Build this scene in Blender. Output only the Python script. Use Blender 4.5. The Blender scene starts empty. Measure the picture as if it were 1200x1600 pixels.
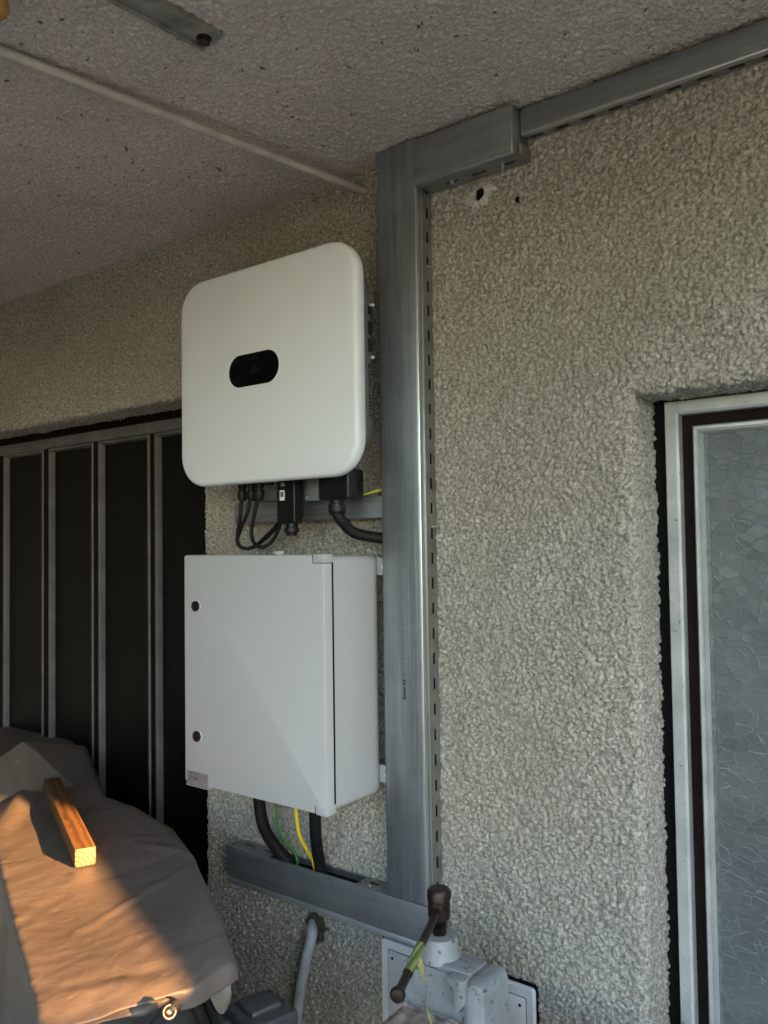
import bpy, bmesh, math, random
import numpy as np
from mathutils import Vector, Matrix
random.seed(7)
rad = math.radians
S = bpy.context.scene
COL = S.collection

# ------------------------------------------------------------------ camera
CAM = np.array([0.0, -1.40, 1.55])          # eye 1.40 m from the wall plane (y = 0), 1.55 m above the floor
FPX, YAW, PITCH, ROLL = 1304.456, 0.65782, 0.036884, -0.014313


def _axes():
    cy, sy = math.cos(YAW), math.sin(YAW)
    f = np.array([-sy * math.cos(PITCH), cy * math.cos(PITCH), math.sin(PITCH)])
    r0 = np.array([cy, sy, 0.0])
    u0 = np.cross(r0, f)
    r = math.cos(ROLL) * r0 + math.sin(ROLL) * u0
    u = -math.sin(ROLL) * r0 + math.cos(ROLL) * u0
    return r, u, f


AR, AU, AF = _axes()
cd = bpy.data.cameras.new('camera')
cam = bpy.data.objects.new('camera', cd)
COL.objects.link(cam)
cd.sensor_fit = 'VERTICAL'
cd.sensor_height = 36.0
cd.sensor_width = 27.0
cd.lens = FPX / 1600 * 36
cd.clip_start = 0.02
cd.clip_end = 3000
cam.matrix_world = Matrix(((AR[0], AU[0], -AF[0], CAM[0]), (AR[1], AU[1], -AF[1], CAM[1]),
                           (AR[2], AU[2], -AF[2], CAM[2]), (0, 0, 0, 1)))
S.camera = cam

# ------------------------------------------------------------------ sky, sun, exposure
SUN_AZ, SUN_EL = rad(-3.0), rad(16.0)        # azimuth measured from +x, low evening sun from the right
SUN = np.array([math.cos(SUN_EL) * math.cos(SUN_AZ), math.cos(SUN_EL) * math.sin(SUN_AZ), math.sin(SUN_EL)])
w = bpy.data.worlds.new('World')
S.world = w
w.use_nodes = True
wn = w.node_tree.nodes
bg = wn['Background']
sky = wn.new('ShaderNodeTexSky')
sky.sky_type = 'NISHITA'
sky.sun_disc = False
sky.sun_elevation = SUN_EL
sky.sun_rotation = math.atan2(SUN[0], SUN[1])
sky.dust_density = 1.0
sky.ozone_density = 1.2
w.node_tree.links.new(sky.outputs[0], bg.inputs[0])
bg.inputs[1].default_value = 0.15
sl = bpy.data.lights.new('sun', 'SUN')
sl.energy = 5.0
sl.angle = rad(0.35)
sl.color = (1.0, 0.47, 0.16)
so = bpy.data.objects.new('sun', sl)
COL.objects.link(so)
so.rotation_euler = Vector(-SUN).to_track_quat('-Z', 'Y').to_euler()
so.location = (6, -3, 5)
S.view_settings.view_transform = 'Standard'
S.view_settings.look = 'None'
S.view_settings.gamma = 1.0
S.view_settings.use_curve_mapping = False
S.view_settings.exposure = 3.2


# ------------------------------------------------------------------ photo pixel -> point on a plane
def ray(px, py):
    return (px - 600) / FPX * AR - (py - 800) / FPX * AU + AF


def W(px, py, y):
    r = ray(px, py)
    return Vector(CAM + r * ((y - CAM[1]) / r[1]))


def Z(px, py, z):
    r = ray(px, py)
    return Vector(CAM + r * ((z - CAM[2]) / r[2]))


# ------------------------------------------------------------------ materials
MATS = {}


class NT:
    def __init__(s, name):
        s.m = bpy.data.materials.new(name)
        s.m.use_nodes = True
        s.t = s.m.node_tree
        s.b = s.t.nodes['Principled BSDF']
        s.co = s.t.nodes.new('ShaderNodeTexCoord').outputs['Object']
        MATS[name] = s.m

    def n(s, typ, **k):
        x = s.t.nodes.new(typ)
        for a, v in k.items():
            setattr(x, a, v)
        return x

    def l(s, a, b):
        s.t.links.new(a, b)

    def mapping(s, scale):
        m = s.n('ShaderNodeMapping')
        m.inputs['Scale'].default_value = scale
        s.l(s.co, m.inputs['Vector'])
        return m.outputs[0]

    def noise(s, scale, detail=3, rough=.55, vec=None, dist=0.0):
        x = s.n('ShaderNodeTexNoise')
        x.inputs['Scale'].default_value = scale
        x.inputs['Detail'].default_value = detail
        x.inputs['Roughness'].default_value = rough
        x.inputs['Distortion'].default_value = dist
        s.l(vec if vec is not None else s.co, x.inputs['Vector'])
        return x.outputs['Fac']

    def ramp(s, fac, stops):
        r = s.n('ShaderNodeValToRGB')
        el = r.color_ramp.elements
        while len(el) < len(stops):
            el.new(.5)
        for e, (p, c) in zip(el, stops):
            e.position = p
            e.color = (*c, 1) if len(c) == 3 else c
        s.l(fac, r.inputs[0])
        return r.outputs[0]

    def rampf(s, fac, p0, p1, v0=0.0, v1=1.0):
        m = s.n('ShaderNodeMapRange')
        m.inputs[1].default_value = p0
        m.inputs[2].default_value = p1
        m.inputs[3].default_value = v0
        m.inputs[4].default_value = v1
        s.l(fac, m.inputs[0])
        return m.outputs[0]

    def mix(s, fac, a, b, blend='MIX'):
        m = s.n('ShaderNodeMix', data_type='RGBA', blend_type=blend)
        if hasattr(fac, 'links') or hasattr(fac, 'is_output'):
            s.l(fac, m.inputs[0])
        else:
            m.inputs[0].default_value = fac
        for v, i in ((a, 6), (b, 7)):
            if hasattr(v, 'is_output'):
                s.l(v, m.inputs[i])
            else:
                m.inputs[i].default_value = (*v, 1)
        return m.outputs[2]

    def math(s, op, a, b=None):
        m = s.n('ShaderNodeMath', operation=op)
        for v, i in ((a, 0), (b, 1)):
            if v is None:
                continue
            if hasattr(v, 'is_output'):
                s.l(v, m.inputs[i])
            else:
                m.inputs[i].default_value = v
        return m.outputs[0]

    def bump(s, h, strength, dist, prev=None):
        b = s.n('ShaderNodeBump')
        b.inputs['Strength'].default_value = strength
        b.inputs['Distance'].default_value = dist
        s.l(h, b.inputs['Height'])
        if prev is not None:
            s.l(prev, b.inputs['Normal'])
        return b.outputs[0]

    def set(s, color=None, rough=None, metal=None, normal=None, spec=None):
        for v, k in ((color, 'Base Color'), (rough, 'Roughness'), (metal, 'Metallic'), (normal, 'Normal'),
                     (spec, 'Specular IOR Level')):
            if v is None:
                continue
            if hasattr(v, 'is_output'):
                s.l(v, s.b.inputs[k])
            elif isinstance(v, tuple):
                s.b.inputs[k].default_value = (*v, 1)
            else:
                s.b.inputs[k].default_value = v
        return s.m


def plain(name, color, rough=.5, metal=0.0, var=.12, scale=40, bump=0.0, spec=.5, rv=.08):
    t = NT(name)
    n = t.noise(scale, 4)
    lo = tuple(c * (1 - var) for c in color)
    hi = tuple(min(1, c * (1 + var)) for c in color)
    col = t.ramp(n, [(.3, lo), (.7, hi)])
    r = t.rampf(t.noise(scale * 2.3, 3), .3, .7, max(0.02, rough - rv), min(1, rough + rv))
    nor = t.bump(t.noise(scale * 12, 3), bump, .001) if bump else None
    return t.set(col, r, metal, nor, spec)


def flat(name, color, rough, spec=.5):
    t = NT(name)
    return t.set(color, rough, 0, t.bump(t.noise(900, 2), .05, .0003), spec)


def mat_plaster(name, a, b, dirt, specks):
    t = NT(name)
    big = t.noise(2.2, 4, .6)
    mid = t.noise(150, 4, .65)
    c1 = t.ramp(mid, [(.36, a), (.64, b)])  # random speckle standing in for lit grain tops and shaded crevices
    c2 = t.mix(t.rampf(big, .4, .68, 0, .45), c1, dirt)
    # dark grains scattered in the render
    sp = t.noise(specks[0], 2, .5)
    c3 = t.mix(t.rampf(sp, specks[1], specks[1] + .04, 0, .85), c2, (.05, .045, .04))
    mold = t.math('MULTIPLY', t.rampf(t.noise(5.0, 5, .7), .56, .72, 0, 1), t.rampf(t.noise(120, 2), .5, .62, 0, .5))
    c4 = t.mix(mold, c3, (.12, .115, .085))
    f = t.noise(420, 4, .65)
    g = t.noise(170, 3, .6)
    nb = t.bump(f, .9, .0030, t.bump(g, .9, .0055))
    return t.set(c4, .93, 0, nb, .25)


mat_plaster('wall_render', (.20, .187, .152), (.57, .54, .46), (.30, .275, .22), (70, .73))
mat_plaster('ceiling_render', (.48, .405, .345), (.77, .675, .59), (.43, .36, .30), (60, .70))


def mat_galv(name, axis, a, b, rough=.42, metal=.75):
    t = NT(name)
    sc = [38, 38, 38]
    sc[axis] = 1.1
    st = t.noise(1.0, 5, .7, t.mapping(tuple(sc)))
    fine = t.noise(1.0, 4, .6, t.mapping(tuple(v * 6 if v > 2 else 5 for v in sc)))
    cl = t.noise(9, 5, .65)
    c = t.ramp(st, [(.28, a), (.72, b)])
    c = t.mix(t.rampf(cl, .45, .7, 0, .35), c, tuple(v * 1.35 for v in b))
    c = t.mix(t.rampf(fine, .6, .75, 0, .5), c, tuple(min(1, v * 1.5) for v in b))
    r = t.rampf(st, .3, .7, rough + .12, rough - .08)
    return t.set(c, r, metal, t.bump(fine, .12, .0006))


mat_galv('galvanised_x', 0, (.155, .17, .18), (.35, .37, .38))
mat_galv('galvanised_lit', 0, (.36, .385, .41), (.52, .545, .57))  # paler copy of galvanised_x; light caught by the lower lip is in its colour
mat_galv('galvanised_z', 2, (.135, .155, .165), (.35, .38, .395))
plain('galvanised_plain', (.31, .315, .30), .38, .8, .2, 30, .1)
plain('zinc_bright', (.62, .62, .60), .3, .9, .15, 60)
flat('inverter_white', (.65, .685, .695), .42)
def flat_metal(name, color, rough):
    t = NT(name)
    return t.set(t.ramp(t.noise(3, 3), [(.3, tuple(c * .85 for c in color)), (.7, color)]), rough, .9)


flat_metal('edge_highlight', (.66, .68, .69), .30)  # brighter metal that carries the edges' sky highlight in its colour
plain('inverter_grey', (.20, .21, .215), .45, .3, .1, 40)
flat('enclosure_grey', (.39, .40, .40), .34)
plain('black_gloss', (.003, .003, .0032), .25, 0, .1, 30, 0, .08)
plain('black_plastic', (.007, .007, .0075), .42, 0, .25, 60, .1, .3)
plain('black_rubber', (.006, .006, .0065), .55, 0, .3, 80, .2, .25)
plain('logo_faint', (.010, .010, .010), .5, 0, .05, 30, 0, .1)
plain('logo_grey', (.30, .30, .30), .4, 0, .05)
plain('sticker_white', (.66, .67, .66), .5, 0, .06, 90)
plain('sticker_grey', (.30, .275, .28), .35, .2, .12, 120)
plain('ink', (.025, .022, .022), .6, 0, .3, 200)
plain('ink_soft', (.13, .12, .125), .6, 0, .3, 200)
plain('wire_yellow', (.70, .50, .02), .4, 0, .1, 50)
plain('wire_green', (.05, .17, .04), .4, 0, .15, 50)
plain('wire_yellow_green', (.42, .42, .05), .4, 0, .2, 50)
plain('tape_green', (.065, .15, .03), .35, 0, .2, 80)
plain('tape_yellow', (.27, .26, .09), .35, 0, .2, 80)
plain('conduit_grey', (.27, .285, .29), .5, 0, .25, 25, .2)
plain('pipe_paint', (.40, .35, .29), .55, 0, .2, 22, .2)
plain('frame_dark', (.010, .006, .005), .6, 0, .3, 30, .1, .08)
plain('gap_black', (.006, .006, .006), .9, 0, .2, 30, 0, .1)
plain('foam_olive', (.045, .036, .016), .9, 0, .4, 60, .6)
plain('steel_dark', (.040, .029, .024), .42, .75, .45, 60, .3)
plain('brass', (.42, .30, .17), .3, .9, .2, 60)
plain('machine_black', (.012, .012, .013), .55, 0, .4, 20, .1)
plain('machine_grey', (.09, .092, .095), .5, .4, .35, 45, .3)
plain('plate_white', (.56, .57, .57), .45, 0, .08, 20, .1)
plain('hole_dark', (.03, .028, .025), .95, 0, .3, 90)
plain('orange_wood', (.40, .20, .06), .6, 0, .25, 30, .2)
plain('plaster_white', (.42, .41, .365), .95, 0, .15, 70, .5)
plain('yard_wall', (.40, .39, .36), .9, 0, .15, 3)
plain('strap_rusty', (.20, .185, .155), .7, .1, .45, 26, .4)
plain('light_screen_dark', (.13, .11, .09), .8, 0, .3, 4)
plain('film_clear', (.42, .38, .34), .2, 0, .3, 60, .4)
MATS['film_clear'].node_tree.nodes['Principled BSDF'].inputs['Alpha'].default_value = .28
plain('glass_edge', (.10, .12, .11), .35, 0, .4, 90, .3)


def mat_alu():
    t = NT('aluminium_bead')
    n = t.noise(14, 5, .65)
    c = t.ramp(n, [(.3, (.34, .345, .33)), (.7, (.52, .525, .505))])
    sp = t.rampf(t.noise(130, 2), .68, .73, 0, .8)
    c = t.mix(sp, c, (.12, .11, .10))
    t.set(c, t.rampf(n, .3, .7, .55, .4), .35, t.bump(t.noise(300, 3), .15, .0005))
    t = NT('bead_shaded')  # darker copy of aluminium_bead; shade at the left is put into the colour
    n = t.noise(14, 5, .65)
    c = t.ramp(n, [(.3, (.07, .072, .07)), (.7, (.13, .133, .13))])
    t.set(c, .6, .1, t.bump(t.noise(300, 3), .15, .0005))


mat_alu()


def mat_cast_paint():
    t = NT('cast_grey_paint')
    n = t.noise(22, 5, .65)
    c = t.ramp(n, [(.3, (.155, .17, .18)), (.75, (.25, .27, .28))])
    ch = t.rampf(t.noise(70, 4, .65), .60, .66, 0, .85)
    c = t.mix(ch, c, (.05, .04, .035))
    t.set(c, t.rampf(n, .3, .7, .35, .55), 0, t.bump(t.noise(160, 4), .3, .001))


mat_cast_paint()


def mat_crackle():
    t = NT('crackle_glass')
    vd = t.n('ShaderNodeTexNoise')
    vd.inputs['Scale'].default_value = 30
    t.l(t.co, vd.inputs['Vector'])
    mp = t.n('ShaderNodeVectorMath', operation='MULTIPLY_ADD')
    t.l(vd.outputs['Color'], mp.inputs[0])
    mp.inputs[1].default_value = (.012, 0, .012)
    t.l(t.co, mp.inputs[2])
    sc = t.n('ShaderNodeVectorMath', operation='MULTIPLY')
    t.l(mp.outputs[0], sc.inputs[0])
    sc.inputs[1].default_value = (.85, 0, 1.35)
    e = t.n('ShaderNodeTexVoronoi', feature='DISTANCE_TO_EDGE')
    e.inputs['Scale'].default_value = 46
    t.l(sc.outputs[0], e.inputs['Vector'])
    f1 = t.n('ShaderNodeTexVoronoi', feature='F1')
    f1.inputs['Scale'].default_value = 46
    t.l(sc.outputs[0], f1.inputs['Vector'])
    # every facet leans its own way: height = (p - cell centre) . random direction
    d = t.n('ShaderNodeVectorMath', operation='SUBTRACT')
    t.l(sc.outputs[0], d.inputs[0])
    t.l(f1.outputs['Position'], d.inputs[1])
    rc = t.n('ShaderNodeVectorMath', operation='SUBTRACT')
    t.l(f1.outputs['Color'], rc.inputs[0])
    rc.inputs[1].default_value = (.5, .5, .5)
    dt = t.n('ShaderNodeVectorMath', operation='DOT_PRODUCT')
    t.l(d.outputs[0], dt.inputs[0])
    t.l(rc.outputs[0], dt.inputs[1])
    ridge = t.rampf(e.outputs['Distance'], 0, .05, 1, 0)
    nb = t.bump(dt.outputs['Value'], .11, 1.0)
    nb = t.bump(t.noise(85, 3, .6), .35, .002, t.bump(ridge, .3, .0015, nb))
    c = t.mix(t.math('MULTIPLY', t.rampf(e.outputs['Distance'], .003, .022, .85, 0), t.rampf(t.noise(34, 2), .38, .6, .15, 1)), t.mix(t.rampf(t.noise(9, 3), .3, .7, 0, 1), (.075, .084, .084), (.11, .121, .12)), (.19, .205, .20))
    t.set(c, t.rampf(t.noise(20, 3), .3, .7, .25, .36), 0, nb, .32)
    t = NT('dark_glass')
    nb = t.bump(t.noise(1.0, 3, .5, t.mapping((40, 40, 90))), .25, .002)
    t.set((.005, .0054, .0045), .40, 0, nb, .14)


mat_crackle()


def mat_sheet():
    t = NT('cover_sheet')
    n = t.noise(5, 5, .6)
    c = t.ramp(n, [(.3, (.085, .074, .064)), (.7, (.125, .108, .094))])
    st = t.rampf(t.noise(17, 4, .6), .66, .72, 0, .55)
    c = t.mix(st, c, (.06, .05, .043))
    lt = t.rampf(t.noise(60, 2, .5, t.mapping((1, .3, 1))), .70, .74, 0, .35)
    c = t.mix(lt, c, (.26, .24, .22))
    nb = t.bump(t.noise(26, 4, .6, None, .8), .3, .006)
    t.set(c, .45, 0, nb, .4)


mat_sheet()


def mat_wood(name, a, b, dirvec):
    t = NT(name)
    x = t.noise(1.0, 5, .6, t.mapping(dirvec), .4)
    wv = t.n('ShaderNodeTexWave', wave_type='RINGS', rings_direction='X')
    wv.inputs['Scale'].default_value = 36
    wv.inputs['Distortion'].default_value = 2.5
    wv.inputs['Detail'].default_value = 2
    t.l(t.co, wv.inputs['Vector'])
    c = t.ramp(x, [(.3, a), (.7, b)])
    c = t.mix(t.rampf(wv.outputs['Fac'], .45, .8, 0, .75), c, tuple(v * .55 for v in a))
    t.set(c, .6, 0, t.bump(x, .2, .001), .3)


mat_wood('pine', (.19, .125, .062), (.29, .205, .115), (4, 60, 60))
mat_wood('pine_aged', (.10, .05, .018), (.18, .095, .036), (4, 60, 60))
mat_wood('bench_wood', (.12, .08, .055), (.24, .17, .125), (18, 60, 60))


def mat_ground(name, a, b, sc):
    t = NT(name)
    n = t.noise(sc, 6, .6)
    c = t.ramp(n, [(.3, a), (.7, b)])
    t.set(c, .9, 0, t.bump(t.noise(sc * 40, 4), .4, .01), .2)


mat_ground('yard_ground', (.105, .128, .092), (.165, .19, .14), .8)
mat_ground('porch_slab', (.40, .395, .375), (.50, .49, .47), 3)


# ------------------------------------------------------------------ geometry helpers
def thing(name, label, cat, loc=(0, 0, 0), group=None):
    o = bpy.data.objects.new(name, None)
    COL.objects.link(o)
    o.empty_display_size = .05
    o.location = loc
    o['label'] = label
    o['category'] = cat
    if group:
        o['group'] = group
    return o


def origin_of(p):
    v = Vector((0, 0, 0))
    while p is not None:
        v += p.location
        p = p.parent
    return v


def link(name, me, mat, parent=None, smooth=True, loc=None):
    """me is in world coordinates; the object gets its origin at loc and is parented in place"""
    o = bpy.data.objects.new(name, me)
    COL.objects.link(o)
    if mat and not me.materials:
        me.materials.append(MATS[mat])
    if smooth:
        me.polygons.foreach_set('use_smooth', [True] * len(me.polygons))
        try:
            me.set_sharp_from_angle(angle=rad(38))
        except Exception:
            pass
    if parent is not None:
        o.parent = parent
        o.location = -origin_of(parent)
        # keep nested chains simple: location is relative to the parent's origin
    return o


def one(name, me, mat, label, cat, group=None):
    o = link(name, me, mat)
    # move origin to the base of the mesh
    n = len(me.vertices)
    a = np.empty(n * 3)
    me.vertices.foreach_get('co', a)
    a = a.reshape(-1, 3)
    base = Vector(((a[:, 0].min() + a[:, 0].max()) / 2, (a[:, 1].min() + a[:, 1].max()) / 2, a[:, 2].min()))
    me.transform(Matrix.Translation(-base))
    o.location = base
    o['label'] = label
    o['category'] = cat
    if group:
        o['group'] = group
    return o


def mesh(bm, name='m'):
    bmesh.ops.recalc_face_normals(bm, faces=bm.faces)
    me = bpy.data.meshes.new(name)
    bm.to_mesh(me)
    bm.free()
    return me


def add_box(bm, x0, x1, y0, y1, z0, z1, bev=0.0, seg=2, M=None):
    r = bmesh.ops.create_cube(bm, size=1.0)
    vs = r['verts']
    for v in vs:
        v.co = Vector(((x0 + x1) / 2 + v.co.x * (x1 - x0), (y0 + y1) / 2 + v.co.y * (y1 - y0),
                       (z0 + z1) / 2 + v.co.z * (z1 - z0)))
        if M is not None:
            v.co = M @ v.co
    if bev:
        es = set()
        for v in vs:
            es.update(v.link_edges)
        bmesh.ops.bevel(bm, geom=list(es), offset=bev, segments=seg, affect='EDGES', profile=.5)


def box(*a, **k):
    bm = bmesh.new()
    add_box(bm, *a, **k)
    return mesh(bm)


def spline(pts, per=8):
    P = [Vector(p) for p in pts]
    if len(P) < 3:
        return P
    out = []
    E = [P[0] * 2 - P[1]] + P + [P[-1] * 2 - P[-2]]
    for i in range(1, len(E) - 2):
        a, b, c, d = E[i - 1], E[i], E[i + 1], E[i + 2]
        for k in range(per):
            t = k / per
            out.append(.5 * ((2 * b) + (c - a) * t + (2 * a - 5 * b + 4 * c - d) * t * t + (3 * b - a - 3 * c + d) * t ** 3))
    out.append(P[-1])
    return out


def add_tube(bm, pts, r, seg=12, caps=True, rib=0.0):
    """r: radius or list; rib > 0 makes a corrugated hose"""
    n = len(pts)
    R = r if isinstance(r, (list, tuple)) else [r] * n
    T = []
    for i in range(n):
        a = pts[max(0, i - 1)]
        b = pts[min(n - 1, i + 1)]
        T.append((b - a).normalized())
    up = Vector((0, 0, 1)) if abs(T[0].z) < .9 else Vector((1, 0, 0))
    u = T[0].cross(up).normalized()
    rings = []
    for i in range(n):
        u = (u - T[i] * u.dot(T[i])).normalized()
        v = T[i].cross(u)
        rr = R[i] * (1 + (rib if i % 2 else -rib))
        rings.append([bm.verts.new(pts[i] + (u * math.cos(2 * math.pi * k / seg) + v * math.sin(2 * math.pi * k / seg)) * rr)
                      for k in range(seg)])
    for i in range(n - 1):
        for k in range(seg):
            bm.faces.new((rings[i][k], rings[i][(k + 1) % seg], rings[i + 1][(k + 1) % seg], rings[i + 1][k]))
    if caps:
        bm.faces.new(rings[0][::-1])
        bm.faces.new(rings[-1])


def tube(pts, r, seg=12, per=8, rib=0.0, smooth=True):
    P = spline(pts, per) if smooth else [Vector(p) for p in pts]
    if rib:                                   # resample evenly
        L = [0]
        for a, b in zip(P, P[1:]):
            L.append(L[-1] + (b - a).length)
        n = max(6, int(L[-1] / (r * .28)))
        Q = []
        j = 0
        for i in range(n + 1):
            s = L[-1] * i / n
            while j < len(P) - 2 and L[j + 1] < s:
                j += 1
            t = (s - L[j]) / max(1e-9, L[j + 1] - L[j])
            Q.append(P[j].lerp(P[j + 1], t))
        P = Q
    bm = bmesh.new()
    add_tube(bm, P, r, seg, True, rib)
    return mesh(bm)


def add_lathe(bm, c, axis, prof, seg=20):
    """prof: list of (distance along axis, radius)"""
    a = Vector(axis).normalized()
    up = Vector((0, 0, 1)) if abs(a.z) < .9 else Vector((1, 0, 0))
    u = a.cross(up).normalized()
    v = a.cross(u)
    c = Vector(c)
    rings = []
    for h, r in prof:
        rings.append([bm.verts.new(c + a * h + (u * math.cos(2 * math.pi * k / seg) + v * math.sin(2 * math.pi * k / seg)) * max(r, 1e-5))
                      for k in range(seg)])
    for A, B in zip(rings, rings[1:]):
        for k in range(seg):
            bm.faces.new((A[k], A[(k + 1) % seg], B[(k + 1) % seg], B[k]))
    bm.faces.new(rings[0][::-1])
    bm.faces.new(rings[-1])


def lathe(c, axis, prof, seg=20):
    bm = bmesh.new()
    add_lathe(bm, c, axis, prof, seg)
    return mesh(bm)


def rr_loop(x0, x1, z0, z1, r, seg):
    pts = []
    for cx, cz, a0 in ((x1 - r, z1 - r, 0), (x0 + r, z1 - r, 90), (x0 + r, z0 + r, 180), (x1 - r, z0 + r, 270)):
        for k in range(seg + 1):
            a = rad(a0 + 90 * k / seg)
            pts.append((cx + r * math.cos(a), cz + r * math.sin(a)))
    return pts


def add_rr(bm, x0, x1, z0, z1, r, loops, seg=8, cap0=True, cap1=True):
    """rounded rectangle in x-z, skinned through loops [(y, inset)]"""
    rings = []
    for y, i in loops:
        rr = max(r - i, .0005)
        rings.append([bm.verts.new((x, y, z)) for x, z in rr_loop(x0 + i, x1 - i, z0 + i, z1 - i, rr, seg)])
    n = len(rings[0])
    for A, B in zip(rings, rings[1:]):
        for k in range(n):
            bm.faces.new((A[k], A[(k + 1) % n], B[(k + 1) % n], B[k]))
    if cap0:
        bm.faces.new(rings[0][::-1])
    if cap1:
        bm.faces.new(rings[-1])


def rr(x0, x1, z0, z1, r, loops, seg=8, **k):
    bm = bmesh.new()
    add_rr(bm, x0, x1, z0, z1, r, loops, seg, **k)
    return mesh(bm)


def prism(poly, y0, y1, bev=0.0):
    """polygon in x-z extruded along y"""
    bm = bmesh.new()
    A = [bm.verts.new((x, y0, z)) for x, z in poly]
    B = [bm.verts.new((x, y1, z)) for x, z in poly]
    n = len(A)
    bm.faces.new(A)
    bm.faces.new(B[::-1])
    for k in range(n):
        bm.faces.new((A[k], B[k], B[(k + 1) % n], A[(k + 1) % n]))
    bmesh.ops.recalc_face_normals(bm, faces=bm.faces)
    if bev:
        bmesh.ops.bevel(bm, geom=list(bm.edges), offset=bev, segments=2, affect='EDGES', profile=.5)
    return mesh(bm)


# ---- numpy gradient noise (3-D)
_rng = np.random.default_rng(3)
_perm = np.concatenate([_rng.permutation(512)] * 3)
_g = _rng.normal(size=(512, 3))
_g /= np.linalg.norm(_g, axis=1)[:, None]


def perlin(P):
    I = np.floor(P).astype(np.int64)
    F = P - I
    I &= 255
    U = F * F * F * (F * (F * 6 - 15) + 10)
    out = 0
    for dx in (0, 1):
        for dy in (0, 1):
            for dz in (0, 1):
                h = _perm[_perm[_perm[I[:, 0] + dx] + I[:, 1] + dy] + I[:, 2] + dz]
                g = _g[h]
                d = g[:, 0] * (F[:, 0] - dx) + g[:, 1] * (F[:, 1] - dy) + g[:, 2] * (F[:, 2] - dz)
                wx = U[:, 0] if dx else 1 - U[:, 0]
                wy = U[:, 1] if dy else 1 - U[:, 1]
                wz = U[:, 2] if dz else 1 - U[:, 2]
                out = out + d * wx * wy * wz
    return out


def pebbles(P, cell, seed):
    """rounded grains thrown on at random: height of the tallest grain over each point"""
    Q = P / cell + seed
    I = np.floor(Q).astype(np.int64)
    best = np.zeros(len(P))
    for dx in (-1, 0, 1):
        for dy in (-1, 0, 1):
            for dz in (-1, 0, 1):
                C = I + np.array([dx, dy, dz])
                c = C & 255
                h = _perm[_perm[_perm[c[:, 0]] + c[:, 1]] + c[:, 2]]
                o = _off[h]
                d2 = ((Q - C - o[:, :3]) ** 2).sum(1)
                r = o[:, 3]
                best = np.maximum(best, o[:, 4] * np.sqrt(np.maximum(0, 1 - d2 / (r * r))))
    return best


_off = np.concatenate([_rng.uniform(0, 1, (512, 3)), _rng.uniform(.45, .85, (512, 1)), _rng.uniform(.45, 1.0, (512, 1))], 1)


def rough_height(P, cell, amp):
    """thrown-on render: rounded grains, ragged gaps between them, uneven patches"""
    wob = np.stack([perlin(P / (cell * 1.1) + k * 17.3) for k in range(3)], 1) * cell * .55
    Q = P + wob
    g = pebbles(Q, cell, 11.0)
    b = perlin(Q / (cell * .52) + 31.7)
    big = perlin(P / (cell * 6) + 77)
    huge = perlin(P / .33 + 3)
    return amp * (1.15 * g * (1 + .5 * big) + .55 * b + .35 * big - .45) + .0035 * huge


def grid_mesh(name, P, keep):
    """P: (n, m, 3) points, keep: (n-1, m-1) bool"""
    n, m = P.shape[:2]
    idx = np.arange(n * m).reshape(n, m)
    q = np.stack([idx[:-1, :-1], idx[1:, :-1], idx[1:, 1:], idx[:-1, 1:]], -1)[keep]
    used = np.unique(q)
    remap = np.full(n * m, -1)
    remap[used] = np.arange(len(used))
    q = remap[q]
    V = P.reshape(-1, 3)[used]
    me = bpy.data.meshes.new(name)
    me.vertices.add(len(V))
    me.vertices.foreach_set('co', V.ravel())
    me.loops.add(q.size)
    me.loops.foreach_set('vertex_index', q.ravel())
    me.polygons.add(len(q))
    me.polygons.foreach_set('loop_start', np.arange(0, q.size, 4))
    me.polygons.foreach_set('loop_total', np.full(len(q), 4))
    me.update(calc_edges=True)
    me.polygons.foreach_set('use_smooth', np.ones(len(q), bool))
    return me


def displace(P, cell, amp, sign):
    dx = np.gradient(P, axis=0)
    dz = np.gradient(P, axis=1)
    N = np.cross(dx, dz)
    N /= np.linalg.norm(N, axis=2)[..., None] + 1e-12
    h = rough_height(P.reshape(-1, 3), cell, amp).reshape(P.shape[:2])
    return P + N * (h * sign)[..., None]


# ================================================================== SETTING
def sheet_xy(name, x0, x1, y0, y1, z, mat):
    bm = bmesh.new()
    bm.faces.new([bm.verts.new(p) for p in ((x0, y0, z), (x1, y0, z), (x1, y1, z), (x0, y1, z))])
    o = link(name, mesh(bm), mat, None, False)
    o['kind'] = 'structure'
    return o


CEIL = 2.36
sheet_xy('ground', -600, 600, -600, 600, -.12, 'yard_ground')
o = link('porch_floor', box(-3.7, .98, -2.45, .6, -.115, 0, bev=.004), 'porch_slab')
o['kind'] = 'structure'

# ---- house wall ---------------------------------------------------
WX0, WZ1, WR = -.536, 1.800, .015            # right window opening: left edge, top edge, edge rounding
DX1, DZ1, DR = -1.662, 1.938, .014           # left door opening: right edge, top edge
REC = .10                                    # recess of window and door
house = thing('house_wall', 'beige roughcast house wall with recessed dark framed window and dark panelled door', 'wall', (-1.2, .1, 0))


hp = W(749, 303, 0)
h2 = W(808, 312, 0)


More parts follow.
